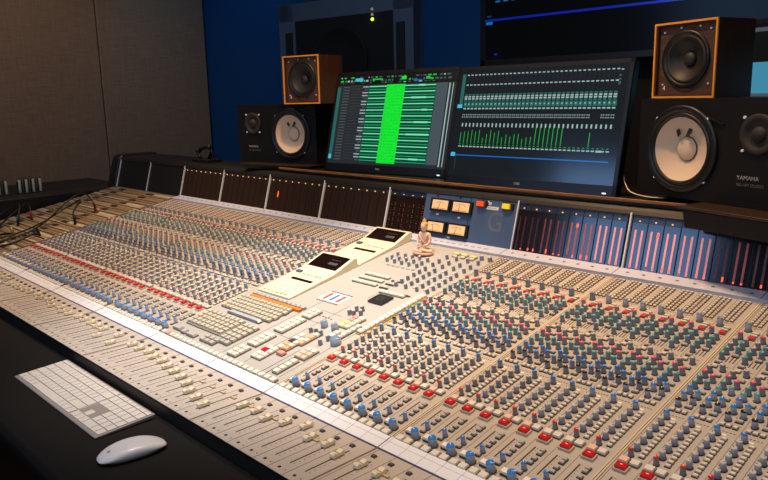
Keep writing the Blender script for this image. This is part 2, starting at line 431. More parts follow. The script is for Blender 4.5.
for k in range(3):
    for c in range(8):
        meter(k*BAY+.0063+c*CH, 'right', 1 if (k == 0 and c > 5) or k == 1 and c < 5 else (.6 if (k == 0 and c > 3) or (k == 1 and c == 6) else .4 if c > 1 else .2), c+k*3)  # bar tone stepped to follow the blue reflection across the modules
for k in range(-5, -1):
    for c in range(8): meter((k-.5)*BAY+.0063+c*CH, 'left', 0, c)
for c in range(4): meter(-1.5*BAY+.0063+c*CH, 'dots', 0, c)
b = MB(); b.box((-1.0265, .0665, .006), (.0034, .020, .001), BARL, MBR @ T3((0, 0, 0)))
part('light_column', b, con, world=True)
# blank plates over the patch bay
for k in (-7.5, -6.5):
    b = MB(); b.box((k*BAY+BAY/2, .0665, .001), (BAY-.006, .131, .006), mat('blank_plate', (20, 21, 23), .5), MBR)
    part('blank_plate', b, con, world=True)
for q in (-7.5, -6.5, -5.5, -4.5, -3.5, -2.5, -1.5, 0, 1, 2, 3):
    b = MB(); b.box((q*BAY+(.005 if q == 0 else .001), .0665, .0045), (.0038, .134, .007), METAL, MBR); part('divider', b, con, world=True)
# VU plate, talkback plate
b = MB(); b.box((-.2335, .0665, .002), (.1640, .132, .008), BLUEP, MBR)
for x in (-.2719, -.189): b.cyl((x, .125, .006), .003, .003, .0018, BLACK, MBR, 10)
for x, s in ((-.262, .0715), (-.183, .0690), (-.208, .0105)): b.box((x, s, .0065), (.009, .005, .001), WHITE, MBR)
part('vu_plate', b, con, world=True)
VUF = mat('vu_face', (236, 200, 156), .5, emit=(255, 190, 120), es=.28)
for j, (x, t) in enumerate(((-.2520, .0980), (-.1755, .0975), (-.2555, .0340), (-.1770, .0335))):
    M = MBR @ T3((x, t, .006))
    b = MB(); b.box((0, 0, .004), (.073, .0370, .010), BLACK); o = part('vu_meter', b, con, M, bevel=.001)
    b = MB(); b.box((.001, .0005, .0095), (.0570, .0255, .001), VUF)
    for k in range(13):
        a = math.radians(128-k*6.3); b.box((.0260*math.cos(a), -.0135+.0215*math.sin(a), .0102), (.0007, .0028, .0003), INK)
    b.box((0, -.0100, .0102), (.046, .0012, .0003), mat('vu_red', (200, 60, 40), .5)); part('dial_face', b, o, M)
    b = MB(); a = (-.35, -.1, .2, -.25)[j]; b.box((0, .010, .0), (.0009, .021, .0006), BLACK, T3((-.005, -.013, .0106)) @ Matrix.Rotation(a, 4, 'Z')); part('needle', b, o, M)
b = MB(); b.box((-.0745, .0665, .002), (.1500, .132, .008), BLUEP, MBR)
for x in (-.1105, -.034): b.cyl((x, .1290, .006), .0026, .0026, .0016, BLACK, MBR, 10)
part('talkback_plate', b, con, world=True)
for x, t, m_, nm in ((-.1120, .1140, mat('lamp_orange', (236, 84, 28), .3, emit=(255, 90, 30), es=.35), 'orange_button'), (-.0275, .1145, mat('lamp_yellow', (250, 204, 20), .3, emit=(255, 210, 20), es=.35), 'yellow_button')):
    M = MBR @ T3((x, t, .006)); b = MB(); b.box((.003, 0, .003), (.034, .0175, .006), BLACK); o = part('lamp_button', b, con, M)
    b = MB(); b.box((0, 0, .008), (.0240, .0145, .006), m_, topscale=.9); tag(part('button_cap', b, o, M), ('orange' if x < -.1 else 'yellow')+' square button cap')
b = MB(); b.box((-.0755, .1060, .0065), (.0400, .0085, .001), WHITE, MBR)
for k in range(5): b.box((-.088+k*.006, .1062, .0072), (.004, .002, .0003), PENCIL, MBR)
part('paper_label', b, con, world=True)
b = MB(); b.cyl((0, 0, 0), .004, .004, .003, METAL, n=10); b.tube([(0, 0, .002), (.001, .002, .008), (.002, .005, .013)], [.0013, .0013, .0018], METAL)
part('toggle_switch', b, con, MBR @ T3((-.084, .1170, .006)))
text('G', .074, mat('ghost_logo', (98, 108, 124), .5), con, MBR @ T3((-.0590, .068, .0061)), 'faded_emblem', .0003)

# ------------------------------------------------------------------ knob / button templates
def knob_mesh(r=.0047, h=.0125, body=None, n=10):
    b = MB(); b.cyl((0, 0, 0), r*1.22, r*1.22, .0012, KNOBD, n=n); b.cyl((0, 0, .0012), r, r*.93, h-.0012, body or KNOB, n=n); return b
def cap_mesh(col, r=.0047, h=.0125, n=10):
    b = MB(); b.cyl((0, 0, h), r*.93, r*.84, .0016, CAPS[col], n=n); b.box((0, r*.45, h+.0017), (.0010, r*.8, .0003), WHITE if col != 'white' else INK)
    return b
def btn_mesh(w, d, h, side, top):
    b = MB(); b.box((0, 0, h*.25), (w+.0010, d+.0010, h*.5), BTNS if side is None else side); b.box((0, 0, h*.7), (w, d, h*.6), top, topscale=.88); return b
MC = {}
def tmpl(key, fn):
    if key not in MC:
        mb = fn(); MC[key] = (mb, mb.mesh(key[0]))
    return MC[key]
class Batch:
    """collects repeats; the 100 that show largest become parts, the rest one object"""
    def __init__(s, name, stuff, limit=100): s.name = name; s.stuff = stuff; s.it = []; s.limit = limit
    def put(s, M, body, cap=None, size=1., capname=None): s.it.append((M, body, cap, size, capname))
    def build(s):
        sc = []
        for i, (M, bd, cp, size, cn) in enumerate(s.it):
            d = inview(M.translation); sc.append((size/d if d else 0, i))
        sc.sort(reverse=True); top = set(i for v, i in sc[:s.limit])
        rest = MB()
        for i, (M, bd, cp, size, cn) in enumerate(s.it):
            if i in top:
                o = link(s.name, bd[1], con, M)
                if cp: link(cn or 'knob_cap', cp[1], o, M)
            else:
                for q in (bd, cp):
                    if not q: continue
                    src = q[0]; off = len(rest.v)
                    rest.v += [tuple(M @ Vector(v)) for v in src.v]
                    rest.f += [[off+a for a in f] for f in src.f]
                    rest.mi += [rest.m(src.mats[a]) for a in src.mi]; rest.sm += src.sm
        if rest.f:
            me = bpy.data.meshes.new(s.stuff); me.from_pydata(rest.v, [], rest.f)
            for mt in rest.mats: me.materials.append(mt)
            me.polygons.foreach_set('material_index', rest.mi); me.polygons.foreach_set('use_smooth', rest.sm); me.update()
            W = WM[con]; me.transform(W.inverted())
            tag(link(s.stuff, me, con, W), kind='stuff')
knobs = Batch('rotary_knob', 'rotary_knobs'); sw = Batch('switch_button', 'switch_buttons'); st = Batch('status_button', 'status_buttons')
red = Batch('cut_button', 'cut_buttons'); pan = Batch('pan_knob', 'pan_knobs'); sel = Batch('select_button', 'select_buttons')
trimk = Batch('trim_knob', 'trim_knobs'); fad = Batch('fader_cap', 'fader_caps'); mute = Batch('fader_switch', 'fader_switches'); rout = Batch('routing_button', 'routing_buttons')
def P(x, s, h=0, rot=0): return MP @ T3((x, s, h)) @ Matrix.Rotation(rot, 4, 'Z')
LC = {}
def knob(x, s, col='white', r=.0047, h=.0125, batch=knobs):
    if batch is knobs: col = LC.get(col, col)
    rot = R.uniform(-1.6, 1.6)
    batch.put(P(x, s, 0, rot), tmpl(('rotary_knob', r, h), lambda: knob_mesh(r, h)), tmpl(('knob_cap', col, r, h), lambda: cap_mesh(col, r, h)), r/.0047)
def button(batch, x, s, w, d, h, top, side=None, M=None, nm='push_button', rot=0):
    batch.put(M if M is not None else P(x, s, 0, rot), tmpl((nm, w, d, h, top.name, side.name if side else ''), lambda: btn_mesh(w, d, h, side, top)), None, w/.01)
SWT = mat('switch_pale', (212, 204, 192), .4)
def cut_body():
    b = MB(); b.box((0, 0, .0022), (.0200, .0150, .0044), mat('cut_surround', (186, 178, 158), .45)); return b
def cut_cap():
    b = MB(); b.box((0, 0, .0062), (.0165, .0120, .0050), REDB, topscale=.88); b.box((0, .001, .0088), (.004, .0014, .0002), WHITE); return b
for ci, x in enumerate(chan):
    bay = ci//8
    a, c = x+.0110, x+.0275
    # small fader section
    for dx in (.0085, .0260): button(sel, x+dx, .0045, .0140, .0125, .0055, BTN)
    LC = {'blue': 'lblue', 'green': 'lgreen', 'pink': 'lpink', 'white': 'cream'} if ci < 32 else {}  # left bays use the caps with glare in their colour
    knob(x+.0275, .0205, 'cream' if ci < 8 else 'lblue' if ci < 14 else 'blue', .0072, .0150, pan)  # leftmost pan caps go paler in steps, glare put into the colour
    b_ = tmpl(('write_tab',), lambda: btn_mesh(.0140, .0110, .0080, BTND, mat('tab_white', (236, 230, 222), .4)))
    st.put(P(x+.0125, .0265), b_, None, 1.)
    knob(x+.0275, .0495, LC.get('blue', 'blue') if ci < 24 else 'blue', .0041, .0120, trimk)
    for s_ in (.0395, .0660, .0765, .0905, .0985): button(sw, c-.001, s_, .0078, .0062, .0048, BTNG, BTND)
    red.put(P(x+.0135, .1235), tmpl(('cut_button',), cut_body), tmpl(('lamp_cap',), cut_cap), 1.5, 'lamp_cap')
    button(st, x+.0080, .1420, .0135, .0120, .0058, BTNP if R.random() > .35 else BTN)
    button(st, x+.0245, .1420, .0135, .0120, .0058, BTN)
    # dynamics knobs
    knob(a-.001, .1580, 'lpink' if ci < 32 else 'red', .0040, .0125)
    for s_ in (.1755, .1945, .2130, .2320, .2505): knob(a, s_, 'white')
    knob(a, .2690, 'blue')
    for k in range(11): button(sw, x+.0245, .1625+k*.0097, .0074, .0058, .0040, SWT, BTNS if k % 3 else BTND)
    for dx in (.0085, .0180, .0275): button(sw, x+dx, .2930, .0066, .0060, .0045, SWT, BTND)
    button(sw, x+.0265, .3110, .0105, .0066, .0045, BTNG, BTND)
    # equaliser
    for s_, col in ((.3090, 'black'), (.3300, 'blue'), (.3515, 'blue'), (.3695, 'green'), (.3885, 'green'), (.4085, 'pink'), (.4275, 'white')): knob(a, s_, col)
    for s_, col in ((.3235, 'black'), (.3415, 'blue'), (.3775, 'green'), (.3990, 'pink'), (.4390, 'white')): knob(c, s_, col)
    for s_ in (.3585, .4195): button(sw, c-.001, s_, .0105, .0062, .0045, BTNG, BTND)
    button(sw, a, .4460, .0090, .0060, .0045, SWT, BTND); button(sw, a, .4630, .0105, .0062, .0045, BTNG, BTND)
    # filters and aux
    for s_, col in ((.4780, 'green'), (.4975, 'green'), (.5160, 'white'), (.5365, 'white')): knob(a, s_, col)
    for s_, col in ((.5060, 'green'), (.5235, 'green'), (.5400, 'white')): knob(c, s_, col)
    button(sw, c, .4935, .0105, .0060, .0045, BTNG, BTND)
    knob(a, .5600, 'pink'); knob(a+.001, .5940, 'bluegrey', .0058, .0150)
    button(sw, c, .5640, .0120, .0085, .0048, mat('switch_red', (206, 44, 62), .4), BTNS)
    for s_ in (.5765, .5855): button(sw, c, s_, .0120, .0050, .0040, SWT, BTNS)
    # routing matrix
    for k in range(10):
        for j in range(3):
            rout.put(P(x+.0075+j*.0088, .6170+k*.0098), tmpl(('routing_button',), lambda: btn_mesh(.0052, .0052, .0042, mat('matrix_brown', (92, 62, 48), .5), mat('matrix_pale', (214, 204, 190), .45))), None, 1.)
# fader caps
def fcap():
    b = MB()
    b.prism([(-.0115, .002), (-.0115, .0072), (-.0080, .0094), (-.0015, .0066), (.0015, .0066), (.0080, .0094), (.0115, .0072), (.0115, .002)], -.0052, .0052, FCAP)
    b.box((0, 0, .0068), (.0104, .0009, .0008), mat('cap_line', (120, 84, 50), .5)); b.box((0, 0, .001), (.0050, .0180, .003), BLACK)
    return b
FP = {0: -.1457, 1: -.1411, 2: -.1374}
def face(x, y): fad.put(MF @ T3((x+.018, y, 0)), tmpl(('fader_cap',), fcap), None, 1.)
ri = [-.094, -.089, -.096, -.082, -.066, -.088, -.081, -.094]
for ci, x in enumerate(chan):
    if ci >= 32: y = ri[(ci-32) % 8]+(0 if ci < 40 else R.uniform(-.01, .01))
    else: y = -.080-.003*(ci % 3)+R.uniform(-.008, .008) if R.random() > .12 else -.112
    face(x, y)
for i, x in enumerate(center): face(x, [-.082, -.084, -.080, -.088, -.086, -.094, -.098, -.104, -.112, -.128, -.134, -.141][i])
for i, x in enumerate(fch[8:]): face(x, -.100+R.uniform(-.006, .006))
DK = mat('switch_charcoal', (84, 82, 84), .5)
for x in chan+center+fch[8:]:
    button(mute, 0, 0, .0075, .0060, .0035, DK, BTND, MF @ T3((x+.0105, -.0560, 0)))
    if R.random() > .7: button(mute, 0, 0, .0125, .0050, .0022, mat('switch_tan', (204, 176, 138), .5), BTNS, MF @ T3((x+.0275, -.084, 0)))
# ---- centre section
b = MB()
b.box((-.234, .3625, .0008), (.4620, .7150, .0016), mat('centre_grey', (168, 168, 166), .45, noise=(9, .04)), MP)
b.box((-.060, .062, .0018), (.0022, .105, .0006), INK, MP); b.box((-.074, .062, .0018), (.0010, .105, .0006), INK, MP)
for s_ in (.1385, .2215, .272): b.box((-.155, s_, .0017), (.075, .0007, .0004), INK, MP)
for x_ in (-.228, -.143, -.0215): b.box((x_, .17, .0017), (.0008, .30, .0004), INK, MP)
b.box((-.135, .43, .0017), (.0008, .12, .0004), INK, MP)
for k in range(5): b.cyl((-.168+k*.010, .249+.002*(k % 2), .0016), .0022, .0022, .0006, BLACK, MP, 8)
b.box((-.3515, .0945, .003), (.222-.02, .068, .004), mat('key_well', (122, 118, 108), .5), MP)
part('centre_panel', b, con, world=True)
keys = Batch('letter_key', 'letter_keys'); nk = Batch('numeric_key', 'numeric_keys'); pb_ = Batch('push_button', 'push_buttons')
KEYT = mat('key_beige', (184, 180, 166), .45); KEYS = mat('key_side', (120, 114, 96), .5)
def key(batch, x, s, w, d, top=KEYT, h=.0075, h0=.0016): batch.put(P(x, s, h0), tmpl((batch.name, w, d, top.name), lambda: btn_mesh(w, d, h, KEYS, top)), None, w/.01)
for r_ in range(5):
    for k in range(13): key(keys, -.4475+k*.0158+(r_ % 2)*.004, .1690+r_*.0148, .0132, .0122)
key(keys, -.337, .1530, .134, .0110, mat('key_bluegrey', (164, 172, 186), .4))
for k in range(12): key(keys, -.4340+k*.0178, .2545, .0145, .0095, BTNG, .006)
for r_ in range(5):
    for k in range(8): key(nk, -.4475+k*.0192-.0, .0720+r_*.0142, .0150, .0118)
for r_ in range(6):
    for k in range(3): key(nk, -.2850+k*.0178, .0480+r_*.0152, .0150, .0122, BTNG if r_ < 2 else KEYT)
for (x_, s_, w_) in ((-.440, .0330, .030), (-.405, .0300, .018), (-.372, .0300, .034)): key(nk, x_, s_, w_, .0140, BTNG)
for r_ in range(2):
    for k in range(3): key(nk, -.3220+k*.0190, .0300+r_*.0135, .0160, .0110, BTNG)
b = MB(); b.box((-.3320, .2405, .0048), (.204, .0085, .0064), ORANGE, MP); tag(part('orange_strip', b, con, world=True), 'orange strip along the keypad')
def block(x0, s0, nx, ns, w=.0150, d=.0130, pick=None):
    for i in range(nx):
        for j in range(ns):
            t = BTN
            if pick: t = pick(i, j) or BTN
            key(pb_, x0+i*(w+.0016), s0+j*(d+.0014), w, d, t, .0070)
for k in range(24):
    key(pb_, -.4560+k*.0190, .0050, .0160, .0120, mat('button_rose', (226, 150, 140), .4) if k == 1 else BTN, .0060)
block(-.2000, .0260, 2, 3); block(-.1980, .0780, 2, 4); block(-.1980, .1500, 2, 5); block(-.1960, .2290, 2, 3, .0140, .0120)
block(-.1400, .0460, 2, 4, .0160, .0120, lambda i, j: REDB if (i, j) == (0, 2) else (BTN))
block(-.1180, .0860+.015, 2, 5, .0150, .0125, lambda i, j: (mat('button_salmon', (240, 168, 132), .4) if (i+j) % 4 == 1 else BTND if (i, j) == (0, 2) else BTN))
block(-.0400, .0300, 1, 4, .0170, .0130); block(-.0500, .1090-.015, 2, 3, .0150, .0125, lambda i, j: BTNP if j < 2 else BTN)
block(-.0950, .0820, 1, 1, .0200, .0120, lambda i, j: mat('button_rose', (226, 150, 140), .4))
block(-.0900, .1330, 1, 4, .0150, .0125, lambda i, j: (mat('button_salmon', (240, 168, 132), .4), None)[j % 2])
block(-.0740, .236, 1, 4, .0160, .0125, lambda i, j: (mat('button_rose', (226, 150, 140), .4) if j > 1 else mat('button_yellow', (240, 226, 150), .4))); block(-.0560, .236, 1, 4, .0160, .0125)
block(-.0560, .190, 1, 2, .0160, .0125); block(-.0350, .192, 1, 5, .0125, .0125)
for r_ in range(3): 
    for k in range(5): key(pb_, -.2450+k*.0172, .4330+r_*.0235, .0155, .0100, BTN, .0060)
    for k in range(4): key(pb_, -.1520+k*.0075, .4310+r_*.0215, .0055, .0050, BTND, .003)
for k in range(5): key(pb_, -.1260+k*.0165, .4125, .0150, .0105, BTN, .0060)
for k in range(4): key(pb_, -.0660+k*.0065, .4215, .0050, .0050, BTND, .003)
# yellow-edged column of white buttons
b = MB(); b.box((-.0110, .3320, .0032), (.0190, .212, .0034), mat('mustard', (196, 166, 84), .5), MP); part('button_rail', b, con, world=True)
for k in range(14): key(pb_, -.0110, .2345+k*.0150, .0150, .0128, mat('tab_white', (236, 230, 222), .4), .0062, .004)
for x_, s_ in ((-.1156, .6806), (-.088, .6800), (-.0575, .6780)):
    key(pb_, x_, s_, .0190, .0100, mat('button_straw', (240, 220, 150), .4), .006); key(pb_, x_+.004, s_-.013, .0130, .0080, BTN, .005)
# centre knobs
for x_, s_, r_ in ((-.1110, .2154, .0085), (-.0767, .2165, .0085), (-.0230, .1720, .0125)): knob(x_, s_, 'bluegrey', r_, .0150)
for x_, s_ in ((-.1193, .1829), (-.1041, .1854), (-.0860, .1840), (-.0520, .1754), (-.0525, .1542), (-.1070, .2876), (-.1053, .3091), (-.0920, .3150), (-.0800, .2980), (-.0950, .2900)): knob(x_, s_, 'white', .0050, .0135)
for x_ in (-.121, -.0885, -.052, -.018):
    for s_ in (.456, .477, .498, .520, .541, .5625, .592, .617, .648): knob(x_, s_, 'white', .0047, .0130)
for x_ in (-.2650, -.2370, -.2110, -.1845, -.1560):
    for s_ in (.569, .588, .611): 
        if not (x_ < -.2 and s_ > .66): knob(x_, s_, 'white', .0047, .0130)
knob(-.0300, .678, 'white', .0058, .013); knob(-.004, .678, 'white', .0062, .013)
for k in range(6):
    for x_ in (-.103, -.070, -.036): button(sw, x_, .4665+k*.0213, .0070, .0055, .0040, SWT, BTNS)
for k in range(6): button(sw, -.245+k*.018, .5520, .0100, .0055, .0035, BTNG, BTNS)
for bt in (knobs, sw, st, red, pan, sel, trimk, fad, mute, rout, keys, nk, pb_): bt.build()
# trackpad, colour card
b = MB(); b.box((0, 0, .0035), (.046, .041, .005), mat('pad_black', (34, 34, 36), .35)); b.box((0, 0, .0063), (.022, .019, .0006), mat('pad_grey', (54, 54, 58), .3)); b.cyl((0, 0, .0066), .0045, .004, .0014, BLACK)
part('trackball_pad', b, con, P(-.0945, .3755, .0016))
b = MB(); b.box((0, 0, .0006), (.080, .042, .0008), mat('card_white', (232, 228, 226), .6))
for x_, m_ in ((-.024, mat('card_red', (214, 74, 74), .6)), (0, mat('card_blue', (52, 110, 190), .6)), (.024, mat('card_red', (214, 74, 74), .6))): b.box((x_, 0, .0012), (.0105, .034, .0005), m_)
for k in range(8): b.box((-.036+k*.010, -.0255, .0005), (.006, .003, .0005), INK); b.box((-.036+k*.010, .0255, .0005), (.006, .003, .0005), INK)
b2 = Matrix.Rotation(math.pi/2, 4, 'Z')
part('colour_card', b, con, P(-.2140, .3345, .0018))

# ------------------------------------------------------------------ cream remote units lying on the centre section
def remote(x, s, ln, wd, label, shade):
    M = P(x, s, .0018)
    o = thing('remote_control_unit', label, 'control unit', M, 'cream display units on the console')
    hb = ln*.63
    b = MB(); b.prism([(0, 0), (0, .005), (hb, .010), (hb+.012, .012), (ln-.010, .026), (ln, .024), (ln, 0)], -wd/2, wd/2, CREAM); part('case', b, o, M, bevel=.0015)
    ang = math.atan2(.014, ln-.010-hb-.012); mid = (hb+.012+ln-.010)/2
    MS = M @ T3((0, mid, .0192)) @ Matrix.Rotation(ang, 4, 'X')
    b = MB(); b.box((0, 0, .0003), (wd-.020, (ln-.022-hb)*.92, .0008), DARKBOX)
    for k in range(6): b.box((wd*.06+k*.006, -.006, .0009), (.004, .010, .0003), mat('display_grey', (88, 92, 100), .3))
    for k in range(5): b.box((wd*.04+k*.008, .010, .0009), (.005, .0015, .0003), mat('display_grey', (88, 92, 100), .3))
    part('display', b, o, MS)
    def top(s_): return .0052+.005*s_/hb
    b = MB(); b.box((0.008, hb*.60, top(hb*.60)+.0003), (wd*.62, .0110, .0008), DARKBOX); part('readout', b, o, M)
    ct = mat('cream_button', (230, 220, 198), .35)
    for j, s_ in enumerate((.014, .030)):
        for k in range(5):
            b = MB(); b.cyl((0, 0, 0), .0058, .0048, .0050, ct, n=12); part('round_button', b, o, M @ T3((-wd*.32+k*wd*.155, s_+hb*.10+.002*k*0, top(s_))))
    for k in range(6):
        b = MB(); b.box((0, 0, .002), (.010, .0075, .004), ct, topscale=.85); part('push_button', b, o, M @ T3((-wd*.33+k*wd*.13, .010, top(.01))))
    for k in range(5):
        b = MB(); b.box((0, 0, .002), (.012, .0070, .004), ct, topscale=.85); part('push_button', b, o, M @ T3((-wd*.12+k*wd*.125, hb*.80, top(hb*.8))))
    b = MB(); b.box((0, 0, .002), (.018, .011, .004), mat('button_teal', (56, 92, 112), .4)); tag(part('teal_button', b, o, M @ T3((-wd*.34, hb*.84, top(hb*.84)))), 'small teal button')
remote(-.3830, .2720, .236, .136, 'nearer of the two cream display units with a tilted dark screen', 0)
remote(-.3850, .5110, .214, .140, 'farther cream display unit with tilted dark screen, beside the seated figurine', 0)

# ------------------------------------------------------------------ seated figurine
FM = P(-.2080, .6560, .0018)
Mfig = T3(FM.translation) @ Matrix.Rotation(.10, 4, 'Z')
fig = thing('seated_figurine', 'small pale seated meditating figurine on the console before the dials', 'figurine', Mfig)
SKIN = mat('figurine_resin', (226, 188, 160), .5, noise=(60, .12)); GOLD = mat('figurine_gold', (222, 164, 84), .45, noise=(70, .15)); RED_ = mat('figurine_rose', (210, 160, 148), .55, noise=(50, .1))
def skinned(name, verts, edges, radii, mt, parent, M, sub=2, root=0):
    me = bpy.data.meshes.new(name); me.from_pydata([Vector(v) for v in verts], edges, []); me.materials.append(mt)
    o = link(name, me, parent, M)
    sk = o.modifiers.new('skin', 'SKIN'); sk.use_smooth_shade = True
    for i, r in enumerate(radii):
        v = me.skin_vertices[0].data[i]; v.radius = r if isinstance(r, tuple) else (r, r); v.use_root = (i == root)
    ss = o.modifiers.new('sub', 'SUBSURF'); ss.levels = sub; ss.render_levels = sub
    return o
k = .001
vs = [(0, 0, 14), (0, 1, 26), (0, 1, 38), (0, 1, 50), (0, 0, 58), (0, -1, 62),
      (-14, 1, 53), (-20, 0, 40), (-18, -8, 27), (-8, -17, 24), (14, 1, 53), (20, 0, 40), (18, -8, 27), (8, -17, 24),
      (-14, -3, 10), (-29, -9, 8), (-12, -19, 8), (8, -22, 9), (14, -3, 10), (29, -9, 8), (12, -17, 12), (-6, -19, 14)]
ed = [(0, 1), (1, 2), (2, 3), (3, 4), (4, 5), (3, 6), (6, 7), (7, 8), (8, 9), (3, 10), (10, 11), (11, 12), (12, 13), (0, 14), (14, 15), (15, 16), (16, 17), (0, 18), (18, 19), (19, 20), (20, 21)]
rd = [(13, 9), (11, 8), (13, 9), (13, 8), (5, 5), (5, 5), (5.5, 5.5), (4.4, 4.4), (3.8, 3.8), (3, 3), (5.5, 5.5), (4.4, 4.4), (3.8, 3.8), (3, 3), (8, 7), (7, 6), (5.5, 4.5), (4, 3), (8, 7), (7, 6), (5.5, 4.5), (4, 3)]
skinned('body', [(x*k, y*k, z*k) for x, y, z in vs], ed, [(a*k, c*k) for a, c in rd], SKIN, fig, Mfig)
b = MB(); b.ball((0, -.001, .0735), .0100, SKIN, sc=(.92, 1., 1.2)); b.ball((0, -.0112, .0725), .0019, SKIN, sc=(.8, 1, 1.6), n=8, m=6)
for sx in (-1, 1):
    b.ball((sx*.0094, .0, .0715), .0028, SKIN, sc=(.5, .8, 1.9), n=8, m=6); b.ball((sx*.0036, -.0098, .0750), .0013, mat('figurine_dark', (96, 60, 44), .6), sc=(1.4, .6, .5), n=8, m=6)
b.ball((0, -.0100, .0680), .0016, mat('figurine_lip', (170, 84, 74), .6), sc=(1.5, .6, .5), n=8, m=6)
part('head', b, fig, Mfig)
b = MB(); b.ball((0, .0015, .0790), .0104, GOLD, sc=(.98, .98, .82)); b.ball((0, .001, .0885), .0048, GOLD, sc=(1, 1, .9)); b.ball((0, .001, .0940), .0020, GOLD, sc=(1, 1, 1.4), n=8)
part('hair_knot', b, fig, Mfig)
b = MB(); b.lathe([(0, 0), (.030, 0), (.0325, .002), (.0315, .005), (.0290, .006), (0, .006)], RED_, n=28, sx=1., sy=.72); part('base', b, fig, Mfig @ T3((0, -.007, 0)))
b = MB(); b.tube([(-.016, -.002, .052), (-.008, -.0095, .046), (.002, -.0110, .036), (.012, -.010, .027)], [.0022, .0024, .0024, .0022], RED_); part('robe_sash', b, fig, Mfig)

# ------------------------------------------------------------------ wooden shelf on the bridge, computer monitors
sh = thing('monitor_shelf', 'long black shelf with a wooden front edge along the top of the console', 'shelf', V(0, .9, .2875))
b = MB(); b.box((.075, .925, .2840+Z0), (2.27, .258, .0066), BLACK); part('shelf_board', b, sh, world=True)
b = MB(); b.box((.075, .793, .2922+Z0), (2.27, .007, .0070), WOODY); tag(part('front_edge', b, sh, world=True, bevel=.001), 'wooden front edge')
BEZ = mat('bezel_black', (18, 18, 20), .35)
def screenmat(name, rgb, es, rough=.22): return mat(name, (8, 9, 11), rough, emit=rgb, es=es, spec=.7)
SCR = {'bg': screenmat('scr_bg', (44, 48, 52), .75), 'bg2': screenmat('scr_bg2', (30, 35, 40), .7, .13), 'bar': screenmat('scr_bar', (14, 18, 18), .8), 'grey': screenmat('scr_grey', (74, 84, 92), .9), 'pale': screenmat('scr_pale', (165, 190, 186), .85),
       'dkg': screenmat('scr_dkg', (0, 74, 48), .9), 'mid': screenmat('scr_mid', (38, 176, 118), .95), 'lite': screenmat('scr_lite', (128, 235, 178), .95), 'vivid': screenmat('scr_vivid', (20, 226, 50), 1.), 'vivd': screenmat('scr_vivd', (10, 130, 30), 1.),
       'blue': screenmat('scr_blue', (24, 100, 190), .9), 'cyan': screenmat('scr_cyan', (70, 190, 220), .95), 'teal': screenmat('scr_teal', (38, 104, 96), .9), 'grn': screenmat('scr_grn', (30, 190, 60), .95), 'line': screenmat('scr_line', (88, 96, 100), .7)}
def monitor(name, label, p, yaw, tilt, W, H, paint, logo=True, stand=True, bez=(.010, .010, .012, .026), depth=.03):
    M = yawM(p, yaw, tilt)       # origin at the lower front-left corner, x right, z up, y back
    o = thing(name, label, 'monitor', T3(p) @ Matrix.Rotation(yaw, 4, 'Z'), None)
    l, r, t, bt = bez
    b = MB(); b.box((W/2, depth/2+.002, H/2), (W, depth-.004, H), BEZ); b.box((W/2, depth+.01, H*.45), (W*.55, .02, H*.5), BEZ)
    part('housing', b, o, M, bevel=.003)
    b = MB()
    for cx, cz, dx, dz in ((W/2, bt/2, W, bt), (W/2, H-t/2, W, t), (l/2, H/2, l, H), (W-r/2, H/2, r, H)): b.box((cx, .001, cz), (dx, .004, dz), BEZ)
    part('bezel', b, o, M, bevel=.0008)
    MS = M @ T3((l, .0012, bt)) @ Matrix.Rotation(math.pi/2, 4, 'X'); w, h = W-l-r, H-t-bt   # x right, y up, z towards viewer
    b = MB(); paint(b, w, h); part('screen', b, o, MS)
    if logo:
        text('DELL', .0085, mat('logo_silver', (170, 172, 178), .4), o, M @ T3((W*.47, -.0014, bt/2)) @ Matrix.Rotation(math.pi/2, 4, 'X'), 'logo')
        b = MB(); b.box((W*.945, -.0010, .006), (.010, .002, .003), mat('led_white', (200, 220, 255), .4, emit=(200, 225, 255), es=1.5)); part('power_light', b, o, M)
    if stand:
        b = MB(); b.box((W/2, depth+.045, H*.30), (.09, .03, H*.58), BEZ); part('stand_neck', b, o, T3(p) @ Matrix.Rotation(yaw, 4, 'Z') @ T3((0, .03, 0)))
        b = MB(); b.box((W/2, .105, .2878-(p.z-Z0)+.003), (.24, .15, .006), BEZ); part('stand_foot', b, o, T3(p) @ Matrix.Rotation(yaw, 4, 'Z'), bevel=.002)
    return o
def rct(b, x0, y0, x1, y1, m_, z): b.add([(x0, y0, z), (x1, y0, z), (x1, y1, z), (x0, y1, z)], [(0, 1, 2, 3)], SCR[m_])
